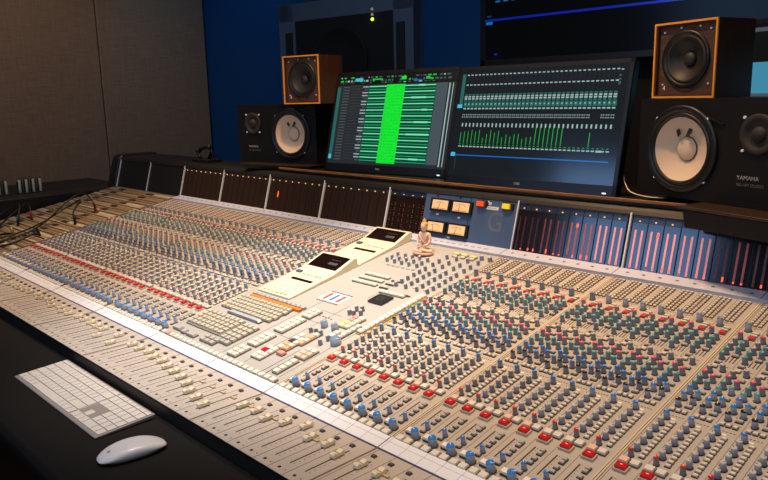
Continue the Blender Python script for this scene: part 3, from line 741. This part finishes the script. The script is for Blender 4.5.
def paintL(b, w, h):
    q = random.Random(3)
    rct(b, 0, 0, w, h, 'bg', 0)
    rct(b, 0, h*.89, w, h, 'bar', .0002)
    for r0, r1 in ((.965, .98), (.925, .945), (.905, .915)):
        x = .02
        while x < .93:
            ww = q.uniform(.006, .03)
            if q.random() > .3: rct(b, w*x, h*r0, w*(x+ww), h*r1, q.choice(['line', 'line', 'pale', 'teal', 'grn', 'line']), .0004)
            x += ww+q.uniform(.008, .02)
    rct(b, w*.155, h*.93, w*.225, h*.965, 'cyan', .0005); rct(b, w*.56, h*.935, w*.60, h*.97, 'vivid', .0005); rct(b, w*.31, h*.94, w*.40, h*.955, 'grn', .0005); rct(b, w*.66, h*.915, w*.73, h*.93, 'blue', .0005); rct(b, w*.76, h*.93, w*.79, h*.96, 'grn', .0005)
    top, bot, n_ = .885, .035, 26
    rct(b, w*.0, h*.05, w*.03, h*.87, 'teal', .0002)
    rct(b, w*.285, h*bot, w*.865, h*top, 'dkg', .0002)
    rct(b, w*.850, h*bot, w*.935, h*top, 'grey', .0003)
    rct(b, w*.945, h*.02, w*.955, h*.88, 'pale', .0003); rct(b, w*.972, h*.02, w*.978, h*.88, 'pale', .0003)
    d = (top-bot)/n_
    for i in range(n_):
        y = bot+i*d
        rct(b, w*.055, h*(y+d*.25), w*.115, h*(y+d*.6), 'line', .0004)
        rct(b, w*.13, h*(y+d*.80), w*.27, h*(y+d*.88), 'line', .0004)
        rct(b, w*.235, h*(y+d*.25), w*.285, h*(y+d*.6), 'pale', .0004) if i % 3 else rct(b, w*.25, h*(y+d*.25), w*.285, h*(y+d*.6), 'line', .0004)
        m_ = 'lite' if i % 2 else 'mid'
        rct(b, w*.292, h*(y+d*.30), w*.45, h*(y+d*(.62 if i % 2 else .5)), m_, .0004)
        rct(b, w*.60, h*(y+d*.30), w*.845, h*(y+d*(.62 if i % 2 else .48)), m_, .0004)
        if i % 4 == 1: rct(b, w*(.66+.05*(i % 3)), h*(y+d*.2), w*(.76+.02*(i % 5)), h*(y+d*.75), 'lite', .0005)
    rct(b, w*.445, h*(bot-.01), w*.600, h*top, 'vivid', .0006)
    for i in range(n_): 
        for j in range(5):
            if q.random() > .25: rct(b, w*(.452+j*.029), h*(bot+i*d+d*.05), w*(.473+j*.029), h*(bot+i*d+d*.14), 'vivd', .0008)
    rct(b, w*.0, h*.05, w*.025, h*.10, 'cyan', .0006)
def paintR(b, w, h):
    q = random.Random(5)
    rct(b, 0, 0, w, h, 'bg2', 0)
    rct(b, w*.012, h*.66, w*.035, h*.97, 'teal', .0003); rct(b, 0, h*.645, w*.035, h*.68, 'cyan', .0004)
    n_ = 36; x0, dx = .045, .0255
    for i in range(n_):
        x = x0+i*dx
        rct(b, w*x, h*.955, w*(x+dx*.55), h*.966, 'pale', .0004)
        rct(b, w*x, h*.860, w*(x+dx*.62), h*.871, 'pale', .0004)
        for yy in (.935, .915, .895, .84, .82, .80): rct(b, w*(x+dx*.5), h*yy, w*(x+dx*.6), h*(yy+.004), 'line', .0004)
        for yy in (.765, .745, .725, .705): rct(b, w*x, h*yy, w*(x+dx*.7), h*(yy+.014), 'pale' if int(yy*200) % 3 else 'teal', .0004)
        rct(b, w*x, h*.655, w*(x+dx*.85), h*.70, 'teal', .0003); rct(b, w*(x+dx*.2), h*.675, w*(x+dx*.5), h*.687, 'pale', .0005)
        rct(b, w*x, h*.632, w*(x+dx*.7), h*.645, 'pale', .0004)
        for yy in (.575, .553):
            for k in (0, .45): 
                if not (30 < i < 33): rct(b, w*(x+dx*k), h*yy, w*(x+dx*(k+.25)), h*(yy+.009), 'pale', .0004)
        rct(b, w*(x+dx*.2), h*.465, w*(x+dx*.55), h*.500, 'pale', .0004)
        g = q.uniform(.05, .13) if not 18 < i < 26 else q.uniform(.16, .2)
        if i < 26 or i == 31: rct(b, w*(x+dx*.2), h*.31, w*(x+dx*.33), h*(.31+g), 'grn', .0004)
        rct(b, w*x, h*.270, w*(x+dx*.7), h*.281, 'pale', .0004); rct(b, w*(x+dx*.1), h*.295, w*(x+dx*.5), h*.300, 'grn', .0004)
        if i == 33: rct(b, w*x, h*.266, w*(x+dx*1.2), h*.283, 'pale', .0006)
    rct(b, 0, h*.185, w*.96, h*.196, 'blue', .0004); rct(b, 0, h*.178, w*.03, h*.215, 'cyan', .0006); rct(b, w*.035, h*.05, w*.037, h*.17, 'line', .0004)
    rct(b, w*.96, h*.95, w*.972, h*.96, 'pale', .0004)
    for yy in (.90, .87, .845, .83): rct(b, w*.952, h*yy, w*.965, h*(yy+.012), 'line', .0004)
zb = .2985
# monitor corners solved in metres from the console's bay spacing
monitor('computer_monitor', 'left computer monitor showing green waveforms and a bright green column', V(-.887, .862, zb-.008), .086, .256, .529, .344, paintL)
monitor('computer_monitor', 'right computer monitor showing a grey mixer window with rows of dashes', V(-.300, .831, zb-.010), .027, .225, .533, .336, paintR)

# ------------------------------------------------------------------ speakers
VIN = mat('speaker_black', (15, 14, 15), .55, spec=.25, bump=(500, .15))
CONE = mat('cone_cream', (212, 190, 168), .7, noise=(14, .04)); RUB = mat('rubber_black', (16, 16, 17), .4); DOME = mat('dome_grey', (30, 26, 23), .7)
LET = mat('lettering_grey', (150, 148, 148), .5)
def ns(p, yaw, side, label):
    M = T3(p) @ Matrix.Rotation(yaw, 4, 'Z')
    o = thing('studio_speaker', label, 'speaker', M, 'black studio speakers lying on their sides')
    W, H, D = .382, .215, .199
    F = Matrix.Rotation(math.pi/2, 4, 'X')      # z -> -y (towards the listener)
    wx = .262 if side < 0 else .120; tx = .078 if side < 0 else .304; tz = .145
    b = MB(); b.shell(0, W, 0, D, 0, H, VIN); b.holed(0, W, 0, H, wx, .107, .0795, 0, VIN, depth=.05); part('cabinet', b, o, M, bevel=.004)
    Mw = M @ T3((wx, -.0005, .107)) @ F
    b = MB(); b.lathe([(.094, 0), (.095, .004), (.091, .0065), (.080, .0065), (.078, .002)], RUB, n=48)
    b.box((.055*(1), .088, .002), (.05, .004, .004), RUB, Matrix.Rotation(-.35, 4, 'Z'))
    for a in range(4):
        t = math.pi/4+a*math.pi/2; b.cyl((.0885*1.05*math.cos(t), .0885*1.05*math.sin(t), .001), .0035, .003, .004, METAL, n=8)
    part('woofer_ring', b, o, Mw)
    b = MB(); b.lathe([(.080, .003), (.077, .0075), (.073, .0075), (.069, .003)], RUB, n=48); part('surround', b, o, Mw)
    b = MB(); b.lathe([(.0695, .003), (.060, -.004), (.045, -.012), (.027, -.020), (.0262, -.020)], CONE, n=48); part('cone', b, o, Mw)
    b = MB(); b.lathe([(.0265, -.020), (.0255, -.0165), (.018, -.0125), (.008, -.0108), (.0001, -.0105)], CONE, n=32); b.lathe([(.0272, -.0190), (.0265, -.0175), (.0258, -.0165)], INK, n=32)
    part('dust_cap', b, o, Mw)
    # two dark strips of tape above the cap
    b = MB()
    for x_, y_, a in ((-.018, .037, .75), (.012, .038, -.15)):
        b.box((0, 0, 0), (.0085, .023, .0020), BLACK, T3((x_, y_, -.0095)) @ Matrix.Rotation(a, 4, 'Z') @ Matrix.Rotation(-.42, 4, 'X'))
    part('tape_marks', b, o, Mw)
    Mt = M @ T3((tx, -.0005, tz)) @ F
    b = MB(); b.lathe([(.040, 0), (.0405, .003), (.037, .005), (.029, .005), (.026, .001), (.022, .0), (.0001, 0)], mat('tweeter_brown', (32, 27, 23), .7), n=32)
    for a in range(4):
        t = math.pi/4+a*math.pi/2; b.cyl((.046*math.cos(t), .046*math.sin(t), .0), .0032, .0028, .003, METAL, n=8)
    part('tweeter', b, o, Mt)
    b = MB(); b.ball((0, 0, -.004), .0175, DOME, sc=(1, 1, .8)); part('dome', b, o, Mt)
    x_ = tx-.028 if side < 0 else tx-.052
    text('YAMAHA', .0120, LET, o, M @ T3((x_+(.010 if side > 0 else 0), -.0006, .058)) @ F, 'brand_lettering', .0004, 'LEFT')
    text('NS-10M STUDIO', .0085, mat('lettering_dim', (92, 90, 90), .5), o, M @ T3((x_+(.010 if side > 0 else 0), -.0006, .044)) @ F, 'model_lettering', .0003, 'LEFT')
ns(V(-1.3253, .8019, .3040), .218, -1, 'black speaker with pale cream cone, left of the green waveform screen')
ns(V(.2890, .8440, .3050), -.31, 1, 'black speaker with pale cream cone, to the right of the grey mixer screen')
OAK = wood('speaker_wood', (70, 38, 22), (50, 27, 16), .5, (1, 14, 1)); EDGE = mat('edge_orange', (236, 156, 58), .45)
BAF = wood('baffle_wood', (84, 54, 36), (60, 38, 26), .6, (1, 1, 10))
def cube(p, yaw, d, label):
    M = T3(p) @ Matrix.Rotation(yaw, 4, 'Z'); W = .165
    o = thing('cube_speaker', label, 'speaker', M, 'small wooden cube speakers')
    F = Matrix.Rotation(math.pi/2, 4, 'X')
    b = MB(); t = .008
    b.box((W/2, d/2+.001, t/2), (W, d, t), OAK); b.box((W/2, d/2+.001, W-t/2), (W, d, t), OAK); b.box((t/2, d/2+.001, W/2), (t, d, W-2*t), OAK); b.box((W-t/2, d/2+.001, W/2), (t, d, W-2*t), OAK); b.box((W/2, d-.003, W/2), (W-.01, .008, W-.01), OAK)
    part('cabinet', b, o, M)
    b = MB(); e = .0042
    for cx, cz, dx, dz in ((W/2, e/2, W, e), (W/2, W-e/2, W, e), (e/2, W/2, e, W-2*e), (W-e/2, W/2, e, W-2*e)): b.box((cx, -.0005, cz), (dx, .004, dz), EDGE)
    tag(part('front_trim', b, o, M), 'light orange front edging')
    b = MB(); b.holed(t, W-t, t, W-t, W/2, W*.51, .053, .007, BAF, depth=.03)
    for cx, cz in ((.022, W-.020), (W-.022, W-.020), (.022, .03), (W-.022, .03), (W*.4, W-.013), (W*.7, W-.013)): b.cyl((0, 0, 0), .0022, .002, .002, METAL, T3((cx, .007, cz)) @ F, 8)
    part('baffle', b, o, M)
    Mw = M @ T3((W/2, .0065, W*.51)) @ F
    b = MB(); b.lathe([(.062, -.001), (.062, .004), (.056, .005), (.052, .001)], RUB, n=40); part('driver_ring', b, o, Mw)
    b = MB(); b.lathe([(.053, .001), (.050, .004), (.046, .003), (.043, -.001), (.030, -.010), (.017, -.014)], mat('cone_black', (26, 22, 20), .55), n=40); part('cone', b, o, Mw)
    b = MB(); b.ball((0, 0, -.014), .016, mat('cap_felt', (36, 31, 28), .6), sc=(1, 1, .6)); part('dust_cap', b, o, Mw)
    text('4', .015, WHITE, o, M @ T3((.026, .0066, .022)) @ F, 'number')
    b = MB(); b.ball((0, 0, 0), .009, mat('badge_brass', (140, 96, 50), .4, .6), sc=(1.5, .35, .12)); part('badge', b, o, M @ T3((W*.5, .0060, .0175)) @ F)
cube(V(-1.0353, .8138, .5195), .187, .128, 'small wooden cube speaker on top of the left black speaker')
cube(V(.2956, .8840, .5205), -.285, .118, 'small wooden cube speaker on top of the right black speaker')

# speaker shelves: black padded plates under the two black speakers
def pad(p, yaw, x0, x1, y0, y1, label, th=.028):
    M = T3(p) @ Matrix.Rotation(yaw, 4, 'Z')
    o = thing('speaker_pad', label, 'speaker pad', M, 'pads under the black speakers')
    b = MB(); b.box(((x0+x1)/2, (y0+y1)/2, -.0035), (x1-x0, y1-y0, .006), mat('pad_top', (48, 35, 24), .3)); part('top_plate', b, o, M, bevel=.002)
    FO = mat('pad_foam', (13, 13, 14), .8)
    b = MB(); b.prism([(y0+.004, -.0068), (y0+.012, -th), (-.030, -th), (-.030, -.0068)], x0+.012, x1-.004, FO); part('front_padding', b, o, M, bevel=.004)
    b = MB(); b.box(((x0+x1)/2, (y1+.04)/2, -.0118), (x1-x0-.03, y1-.06, .0096), FO); part('foot_padding', b, o, M)
pad(V(-1.3253, .8019, .3035), .218, .05, .385, -.055, .18, 'brown board with black padding under the left black speaker', .022)
pad(V(.2890, .8440, .3045), -.31, .185, .56, -.080, .18, 'brown board with black padding overhanging the meters under the right speaker', .047)

# ------------------------------------------------------------------ soffit speaker, television and side screen on the front wall
M = yawM(V(-2.185, 1.65, .02), .12)
o = thing('main_wall_speaker', 'large dark built-in wall speaker in a grey-blue frame behind the left monitor', 'speaker', M)
GF = mat('soffit_frame', (74, 86, 104), .7, spec=.2)
W, H = .90, 1.005
b = MB()
for cx, cz, dx, dz in ((W/2, .04, W, .08), (W/2, H-.045, W, .09), (.06, H/2, .12, H), (W-.06, H/2, .12, H)): b.box((cx, .03, cz), (dx, .06, dz), GF)
part('frame', b, o, M, bevel=.003)
b = MB(); b.box((W/2, .14, H/2), (W-.02, .2, H-.02), BLACK); b.box((W/2, .028, H/2), (W-.22, .05, H-.14), mat('soffit_baffle', (26, 26, 28), .8, spec=.2)); part('cabinet', b, o, M)
F = Matrix.Rotation(math.pi/2, 4, 'X')
for x_ in (.075, W-.075):
    b = MB(); b.box((x_, -.002, .74), (.050, .006, .24), mat('port_black', (7, 7, 8), .8)); part('port_slot', b, o, M)
for cx, cz, rr in ((W/2, .70, .17), (W/2, .32, .15)):
    Mw = M @ T3((cx, .002, cz)) @ F
    b = MB(); b.lathe([(rr, 0), (rr*1.0, .012), (rr*.93, .014), (rr*.88, .008), (rr*.4, .003), (.001, .007)], mat('soffit_cone', (23, 23, 24), .8, spec=.2), n=40); part('driver', b, o, Mw)
for z_, m_ in ((.905, mat('led_green', (150, 220, 40), .4, emit=(190, 235, 50), es=5.)), (.927, mat('led_dim', (90, 92, 70), .4, emit=(160, 160, 120), es=.5)), (.952, mat('led_dim', (90, 92, 70), .4, emit=(160, 160, 120), es=.5))):
    b = MB(); b.ball((W-.245, -.002, z_-.02), .0070, m_, n=10, m=8); part('indicator_light', b, o, M)

def paintTV(b, w, h):
    for m_ in ('tvbg',): SCR[m_].node_tree.nodes['Principled BSDF'].inputs['Specular IOR Level'].default_value = .15
    rct(b, 0, 0, w, h, 'tvbg', 0); rct(b, 0, h*.180, w, h*.190, 'tvblue', .0006)
    rct(b, w*.004, h*.165, w*.026, h*.178, 'tvcyan', .0012); rct(b, w*.006, h*.20, w*.022, h*.207, 'tvline', .0012); rct(b, w*.032, h*.02, w*.042, h*.03, 'tvblue', .0012)
    for j in range(4):
        for i in range(36): rct(b, w*(.035+i*.0262), h*(.265+j*.05), w*(.035+i*.0262+.015), h*(.272+j*.05), 'tvcyan' if j % 2 == 0 and i < 14 else 'tvline', .0008)
SCR['tvbg'] = screenmat('tv_bg', (10, 13, 18), .3, .2); SCR['tvblue'] = screenmat('tv_blue', (10, 30, 150), .9); SCR['tvcyan'] = screenmat('tv_cyan', (20, 110, 180), .8); SCR['tvline'] = screenmat('tv_line', (20, 70, 90), .6)
tv = monitor('wall_television', 'large dark wall screen with a thin blue line, behind the right monitor', V(-.868, 1.72, .655), .0, .0, 1.56, .90, paintTV, logo=False, stand=False, bez=(.022, .022, .02, .022), depth=.05)
tv['category'] = 'television'
b = MB(); b.box((.7, .075, .45), (.4, .05, .3), BLACK); part('wall_bracket', b, tv, yawM(V(-.868, 1.72, .655), 0))
def paintS(b, w, h):
    rct(b, 0, 0, w, h, 'bar', 0); rct(b, 0, 0, w*.9, h*.62, 'cyan2', .0005); rct(b, 0, 0, w*.5, h*.30, 'grey', .0008); rct(b, 0, h*.93, w, h*.97, 'line', .0005)
SCR['cyan2'] = screenmat('scr_cyan2', (70, 150, 180), .8)
sm = monitor('side_screen', 'blue-lit screen partly showing behind the right cube speaker', V(.325, 1.18, .43), -.25, 0, .42, .27, paintS, logo=False, stand=False)
b = MB(); b.box((.21, .08, -.06), (.10, .04, .30), BLACK); part('stand', b, sm, yawM(V(.325, 1.18, .43), -.25))
b = MB(); b.box((.21, .08, -.215), (.26, .18, .012), BLACK); part('stand_foot', b, sm, yawM(V(.325, 1.18, .43), -.25))
# rack behind the console carrying the side screen
rk = thing('equipment_rack', 'dark equipment rack standing behind the right end of the console', 'rack', V(.6, 1.25, -Z0))
b = MB(); b.box((.60, 1.28, (Z0+.209)/2), (.8, .42, Z0+.209), mat('rack_black', (18, 18, 19), .6)); part('rack_body', b, rk, world=True, bevel=.004)

# ------------------------------------------------------------------ keyboard and mouse on the armrest
ZA = -.0395
ALU = mat('aluminium', (158, 150, 146), .35, .25); KW = mat('key_white', (206, 200, 194), .45)
M = T3(V(-.536, -.310, ZA+.0005)) @ Matrix.Rotation(.004, 4, 'Z')
kb = thing('computer_keyboard', 'slim white full-size computer keyboard on the black armrest', 'keyboard', M)
KWD, KD = .4185, .1145
b = MB(); b.prism([(0, .0), (0, .0035), (KD, .0095), (KD, .002)], 0, KWD, ALU); part('case', b, kb, M, bevel=.0012)
ky = []
u = .0190
rows = [([1.5]+[1]*12+[1.5], .55), ([1]*13+[1.95], 1), ([1.5]+[1]*12+[1.45], 1), ([1.75]+[1]*11+[2.2], 1), ([2.25]+[1]*10+[2.7], 1), ([1, 1, 1, 1.25, 6.1, 1.25, 1, 1.2, 1.15], 1)]
yy = KD-.004
sl = math.atan2(.006, KD)
MK = M @ T3((0, 0, .0035)) @ Matrix.Rotation(sl, 4, 'X')
def kk(x0, x1, y0, y1): ky.append((x0, x1, y0, y1))
for r_, (ws, hh) in enumerate(rows):
    tot = sum(ws); sc_ = .2790/tot; x = .004; y1 = yy; y0 = yy-hh*u*.985
    for w_ in ws: kk(x+.0008, x+w_*sc_-.0008, y0+.0008, y1-.0008); x += w_*sc_
    for i in range(3):
        if r_ in (0, 1, 2): kk(.2870+i*.0185+.0005, .2870+(i+1)*.0185-.0008, y0+.0008, y1-.0008)
    if r_ == 4: kk(.2870+.0185+.0005, .2870+2*.0185-.0008, y0+.0008, y1-.0008)
    if r_ == 5:
        for i in range(3): kk(.2870+i*.0185+.0005, .2870+(i+1)*.0185-.0008, y0+.0008, y1-.0008)
    for i in range(4):
        if r_ == 5 and i == 1: continue
        x0_ = .3425+i*.0184
        kk(x0_+.0006, x0_+(2 if (r_ == 5 and i == 0) else 1)*.0184-.0008, y0+.0008, y1-.0008)
    yy = y0
ky = sorted(ky, key=lambda q: (q[1]-q[0])*-1)
cache = {}
def keybuild(name, lst, parent, M_):
    for x0, x1, y0, y1 in lst:
        w_, d_ = round(x1-x0, 4), round(y1-y0, 4)
        if (w_, d_) not in cache:
            b = MB(); b.box((0, 0, .0009), (w_, d_, .0018), KW, topscale=.97); cache[(w_, d_)] = b.mesh('key')
        link(name, cache[(w_, d_)], parent, M_ @ T3(((x0+x1)/2, (y0+y1)/2, 0)))
keybuild('key', ky[:100], kb, MK)
b = MB()
for x0, x1, y0, y1 in ky[100:]: b.box(((x0+x1)/2, (y0+y1)/2, .0009), (x1-x0, y1-y0, .0018), KW, topscale=.97)
if b.f: tag(part('keys', b, kb, MK), kind='stuff')

M = T3(V(-.020, -.285, ZA+.0004)) @ Matrix.Rotation(math.radians(-9), 4, 'Z')
ms = thing('computer_mouse', 'smooth white wireless mouse lying to the right of the keyboard', 'mouse', M)
def superell(b, L, Wd, prof, mt, n=40, smooth=True, e=2.6):
    vs = []
    for sc_, z in prof:
        for i in range(n):
            a = 2*math.pi*i/n; c_, s_ = math.cos(a), math.sin(a)
            x_ = math.copysign(abs(c_)**(2/e), c_)*Wd/2*sc_; y_ = math.copysign(abs(s_)**(2/e), s_)*L/2*sc_
            vs.append((x_, y_, z*(1-.55*(2*y_/L)**2) if z > .006 else z))
    fs = [(j*n+i, j*n+(i+1) % n, (j+1)*n+(i+1) % n, (j+1)*n+i) for j in range(len(prof)-1) for i in range(n)]
    fs.append(tuple(range((len(prof)-1)*n, len(prof)*n))); b.add(vs, fs, mt, None, smooth)
b = MB(); superell(b, .1135, .0571, [(.80, 0), (.90, .0015), (.96, .0060)], mat('mouse_edge', (150, 150, 152), .3, .5)); part('base', b, ms, M)
b = MB(); superell(b, .1135, .0571, [(.96, .0058), (.995, .0085), (1.0, .0105), (.985, .0135), (.93, .0170), (.80, .0196), (.6, .0212), (.35, .0220), (.08, .0222)], mat('mouse_white', (222, 220, 224), .25, coat=.3)); part('shell', b, ms, M)
b = MB(); b.ball((0, -.036, .0160), .004, mat('mark_grey', (150, 150, 156), .3), sc=(.95, 1.05, .25)); b.ball((.0012, -.0305, .0166), .0014, mat('mark_grey', (150, 150, 156), .3), sc=(.6, 1.2, .25), n=8, m=6); part('logo', b, ms, M)

# ------------------------------------------------------------------ cables on the patch bay
CAB = mat('cable_black', (16, 16, 17), .5); PLUGR = mat('plug_red', (150, 40, 52), .4); BRASS = mat('plug_brass', (200, 150, 70), .35, .8)
def spline(pts, n=10):
    pts = [Vector(p) for p in pts]; out = []
    for i in range(len(pts)-1):
        p0, p1, p2, p3 = pts[max(i-1, 0)], pts[i], pts[i+1], pts[min(i+2, len(pts)-1)]
        for k_ in range(n):
            t = k_/n; out.append(.5*((2*p1)+(-p0+p2)*t+(2*p0-5*p1+4*p2-p3)*t*t+(-p0+3*p1-3*p2+p3)*t**3))
    out.append(pts[-1]); return out
def cord(label, pts, plug, r=.0034):
    w_ = [MP @ Vector(p) for p in pts]
    o = thing('patch_cord', label, 'cable', T3(w_[0]), 'patch cords over the patch bay')
    b = MB(); b.tube(spline(w_), r, CAB); part('cable', b, o, world=True)
    b = MB(); d = (w_[1]-w_[0]).normalized(); q0 = w_[0]-Vector((0, 0, .004)); q1 = q0+Vector((d.x*.010, d.y*.010, .030))
    b.tube([q0, q1, q1+Vector((d.x*.01, d.y*.01, .008))], [.0052, .0056, .0040], plug); part('plug', b, o, world=True)
cord('black patch cord with a red plug, arching highest over the patch bay', [(-1.885, .452, .010), (-1.895, .455, .055), (-1.985, .455, .085), (-2.0, .38, .06), (-1.93, .26, .025), (-1.88, .15, .015), (-1.93, .02, .012), (-2.1, -.06, .010), (-2.28, -.10, .010)], PLUGR)
cord('black patch cord looping just beside the highest arching cord', [(-1.80, .330, .010), (-1.83, .345, .05), (-1.90, .41, .075), (-1.97, .38, .05), (-1.95, .24, .02), (-1.90, .12, .022), (-1.96, .0, .02), (-2.1, -.075, .012), (-2.25, -.13, .010)], mat('plug_black', (20, 20, 22), .4))
cord('black patch cord with a red plug near the left cheek of the console', [(-2.14, .275, .010), (-2.15, .285, .05), (-2.20, .29, .07), (-2.20, .20, .03), (-2.09, .10, .015), (-2.02, .04, .015), (-2.08, -.05, .012), (-2.2, -.11, .010)], PLUGR)
cord('black patch cord rising close to the dark cheek and hanging forward', [(-2.10, .205, .010), (-2.12, .23, .055), (-2.17, .25, .085), (-2.22, .18, .05), (-2.17, .06, .015), (-2.26, -.02, .012), (-2.33, -.09, .012)], mat('plug_black', (20, 20, 22), .4))
cord('thick black cord with a brass plug lying along the front of the patch bay', [(-1.93, .135, .010), (-1.96, .125, .018), (-2.03, .09, .012), (-2.10, .05, .010), (-2.2, .02, .010), (-2.33, .0, .010)], BRASS, .0045)
cord('thick black cord sweeping down to the console front at the left edge', [(-1.80, .19, .010), (-1.81, .165, .02), (-1.80, .10, .014), (-1.82, .045, .012), (-1.90, .0, .012), (-2.02, -.05, .010), (-2.2, -.12, .010)], mat('plug_black', (20, 20, 22), .4), .0045)

# cord rests on a dark side cabinet beyond the cheek
cab = thing('side_cabinet', 'dark low cabinet against the left wall beyond the console end', 'cabinet', V(-2.81, .4, -Z0))
b = MB(); b.box((-2.815, .42, (Z0+.112)/2), (.60, 1.0, Z0+.112), mat('cabinet_black', (20, 20, 21), .6)); part('cabinet_body', b, cab, world=True, bevel=.004)
def holder(y, n_, label):
    M = T3(V(-2.60, y, .1125))
    o = thing('ribbed_holder', label, 'holder', M, 'ribbed holders on the side cabinet')
    b = MB(); b.box((0, 0, .006), (.05, .12, .012), BLACK); b.box((-.021, 0, .034), (.010, .11, .06), mat('holder_dark', (34, 34, 32), .5)); part('base', b, o, M, bevel=.002)
    for i in range(n_):
        b = MB(); b.cyl((0, 0, 0), .0068, .0062, .062, mat('rib_pale', (150, 152, 136), .4) if i % 2 == 0 else BLACK, n=12); b.cyl((0, 0, .062), .0062, .0040, .006, BLACK, n=12)
        part('upright', b, o, M @ T3((0, -.047+i*.0157, .012)))
holder(.425, 7, 'dark holder with pale upright ribs, right one beyond the console end')
holder(.270, 7, 'dark holder with pale upright ribs, cut by the left picture edge')

# black clamp behind the bridge, left of the left speaker
M = T3(V(-1.70, .86, .2805))
o = thing('clamp_arm', 'black jointed clamp standing on the console top before the blue wall', 'clamp', M)
b = MB(); b.box((0.02, 0, .006), (.13, .07, .012), BLACK); part('base', b, o, M, bevel=.003)
b = MB(); b.tube([(-.03, 0, .012), (-.045, 0, .03), (-.03, 0, .046)], [.009, .008, .007], BLACK); b.tube([(-.045, 0, .045), (0, 0, .058), (.05, 0, .066)], [.008, .007, .008], BLACK); part('jointed_arm', b, o, M)
for q_ in ((-.045, 0, .044), (.05, 0, .064)):
    b = MB(); b.ball(q_, .012, BLACK); part('joint', b, o, M)
b = MB(); b.tube([(.05, 0, .062), (.055, 0, .035), (.045, 0, .012)], [.008, .007, .009], BLACK); part('support', b, o, M)
# pale cable beside the right monitor
pts = [V(.225, .90, .335), V(.245, .87, .320), V(.275, .84, .305), V(.32, .825, .2990), V(.36, .83, .2985)]
o = thing('pale_cable', 'thin pale cable curving down behind the right monitor to the shelf', 'cable', T3(pts[0]))
b = MB(); b.tube(spline(pts, 8), .0014, mat('cable_pale', (214, 190, 150), .5)); part('cable', b, o, world=True)
b = MB(); b.tube([pts[-1], pts[-1]+Vector((.012, .003, 0))], .0035, BLACK); part('plug', b, o, world=True)

# ------------------------------------------------------------------ light
def spot(name, p, tgt, col, power, ang, blend=.6, size=.05):
    l = bpy.data.lights.new(name, 'SPOT'); l.energy = power; l.color = col; l.spot_size = math.radians(ang); l.spot_blend = blend; l.shadow_soft_size = size
    o = bpy.data.objects.new(name, l); C.objects.link(o); o.location = p
    o.rotation_euler = (Vector(tgt)-Vector(p)).to_track_quat('-Z', 'Y').to_euler(); return o
def area(name, p, tgt, col, power, sx, sy):
    l = bpy.data.lights.new(name, 'AREA'); l.shape = 'RECTANGLE'; l.size = sx; l.size_y = sy; l.energy = power; l.color = col
    o = bpy.data.objects.new(name, l); C.objects.link(o); o.location = p
    o.rotation_euler = (Vector(tgt)-Vector(p)).to_track_quat('-Z', 'Y').to_euler(); return o
WARM = (1., .66, .40); NEUT = (1., .86, .74)
spot('downlight_centre', V(-.25, .05, 1.95), V(-.34, .20, 0), (1., .93, .86), 195, 42, 1., .06)
spot('downlight_left', V(-1.5, .25, 1.95), V(-1.45, .25, 0), WARM, 135, 56, .9, .06)
spot('downlight_centre_back', V(-.1, 1.0, 1.95), V(-.12, .6, 0), WARM, 90, 40, .9, .06)
spot('downlight_right', V(.7, .25, 1.95), V(.60, .32, 0), (1., .68, .42), 88, 46, .9, .06)
spot('speaker_light', V(-.15, .40, 1.95), V(-.3, .84, .38), (1., .58, .24), 105, 84, .8, .05)
spot('downlight_far_left', V(-2.1, .2, 1.95), V(-3.1, .9, .2), (1., .76, .58), 40, 80, .9, .1)
spot('blue_wash', V(-2.4, 1.2, 1.9), V(-2.9, 1.8, .6), (.28, .64, 1.), 14, 90, .9, .1)
spot('blue_wash_right', V(-1.2, 1.0, 1.9), V(-1.2, 1.8, .4), (.28, .64, 1.), 9, 90, .9, .1)
area('ceiling_glow', V(-.3, -.3, 1.98), V(-.3, -.3, 0), (1., .88, .80), 13, 3.5, 2.2)
area('fill_behind_camera', V(.9, -1.9, 1.5), V(.2, .3, 0), (.80, .88, 1.), 13, 1.4, .8)  # unseen fill added to brighten the knob sides from the front
w_ = bpy.data.worlds.new('world'); bpy.context.scene.world = w_; w_.use_nodes = True
w_.node_tree.nodes['Background'].inputs[0].default_value = (.01, .012, .016, 1); w_.node_tree.nodes['Background'].inputs[1].default_value = .5
sc = bpy.context.scene
sc.view_settings.view_transform = 'Standard'; sc.view_settings.look = 'None'; sc.view_settings.gamma = 1; sc.view_settings.exposure = 0
sc.view_settings.use_curve_mapping = False
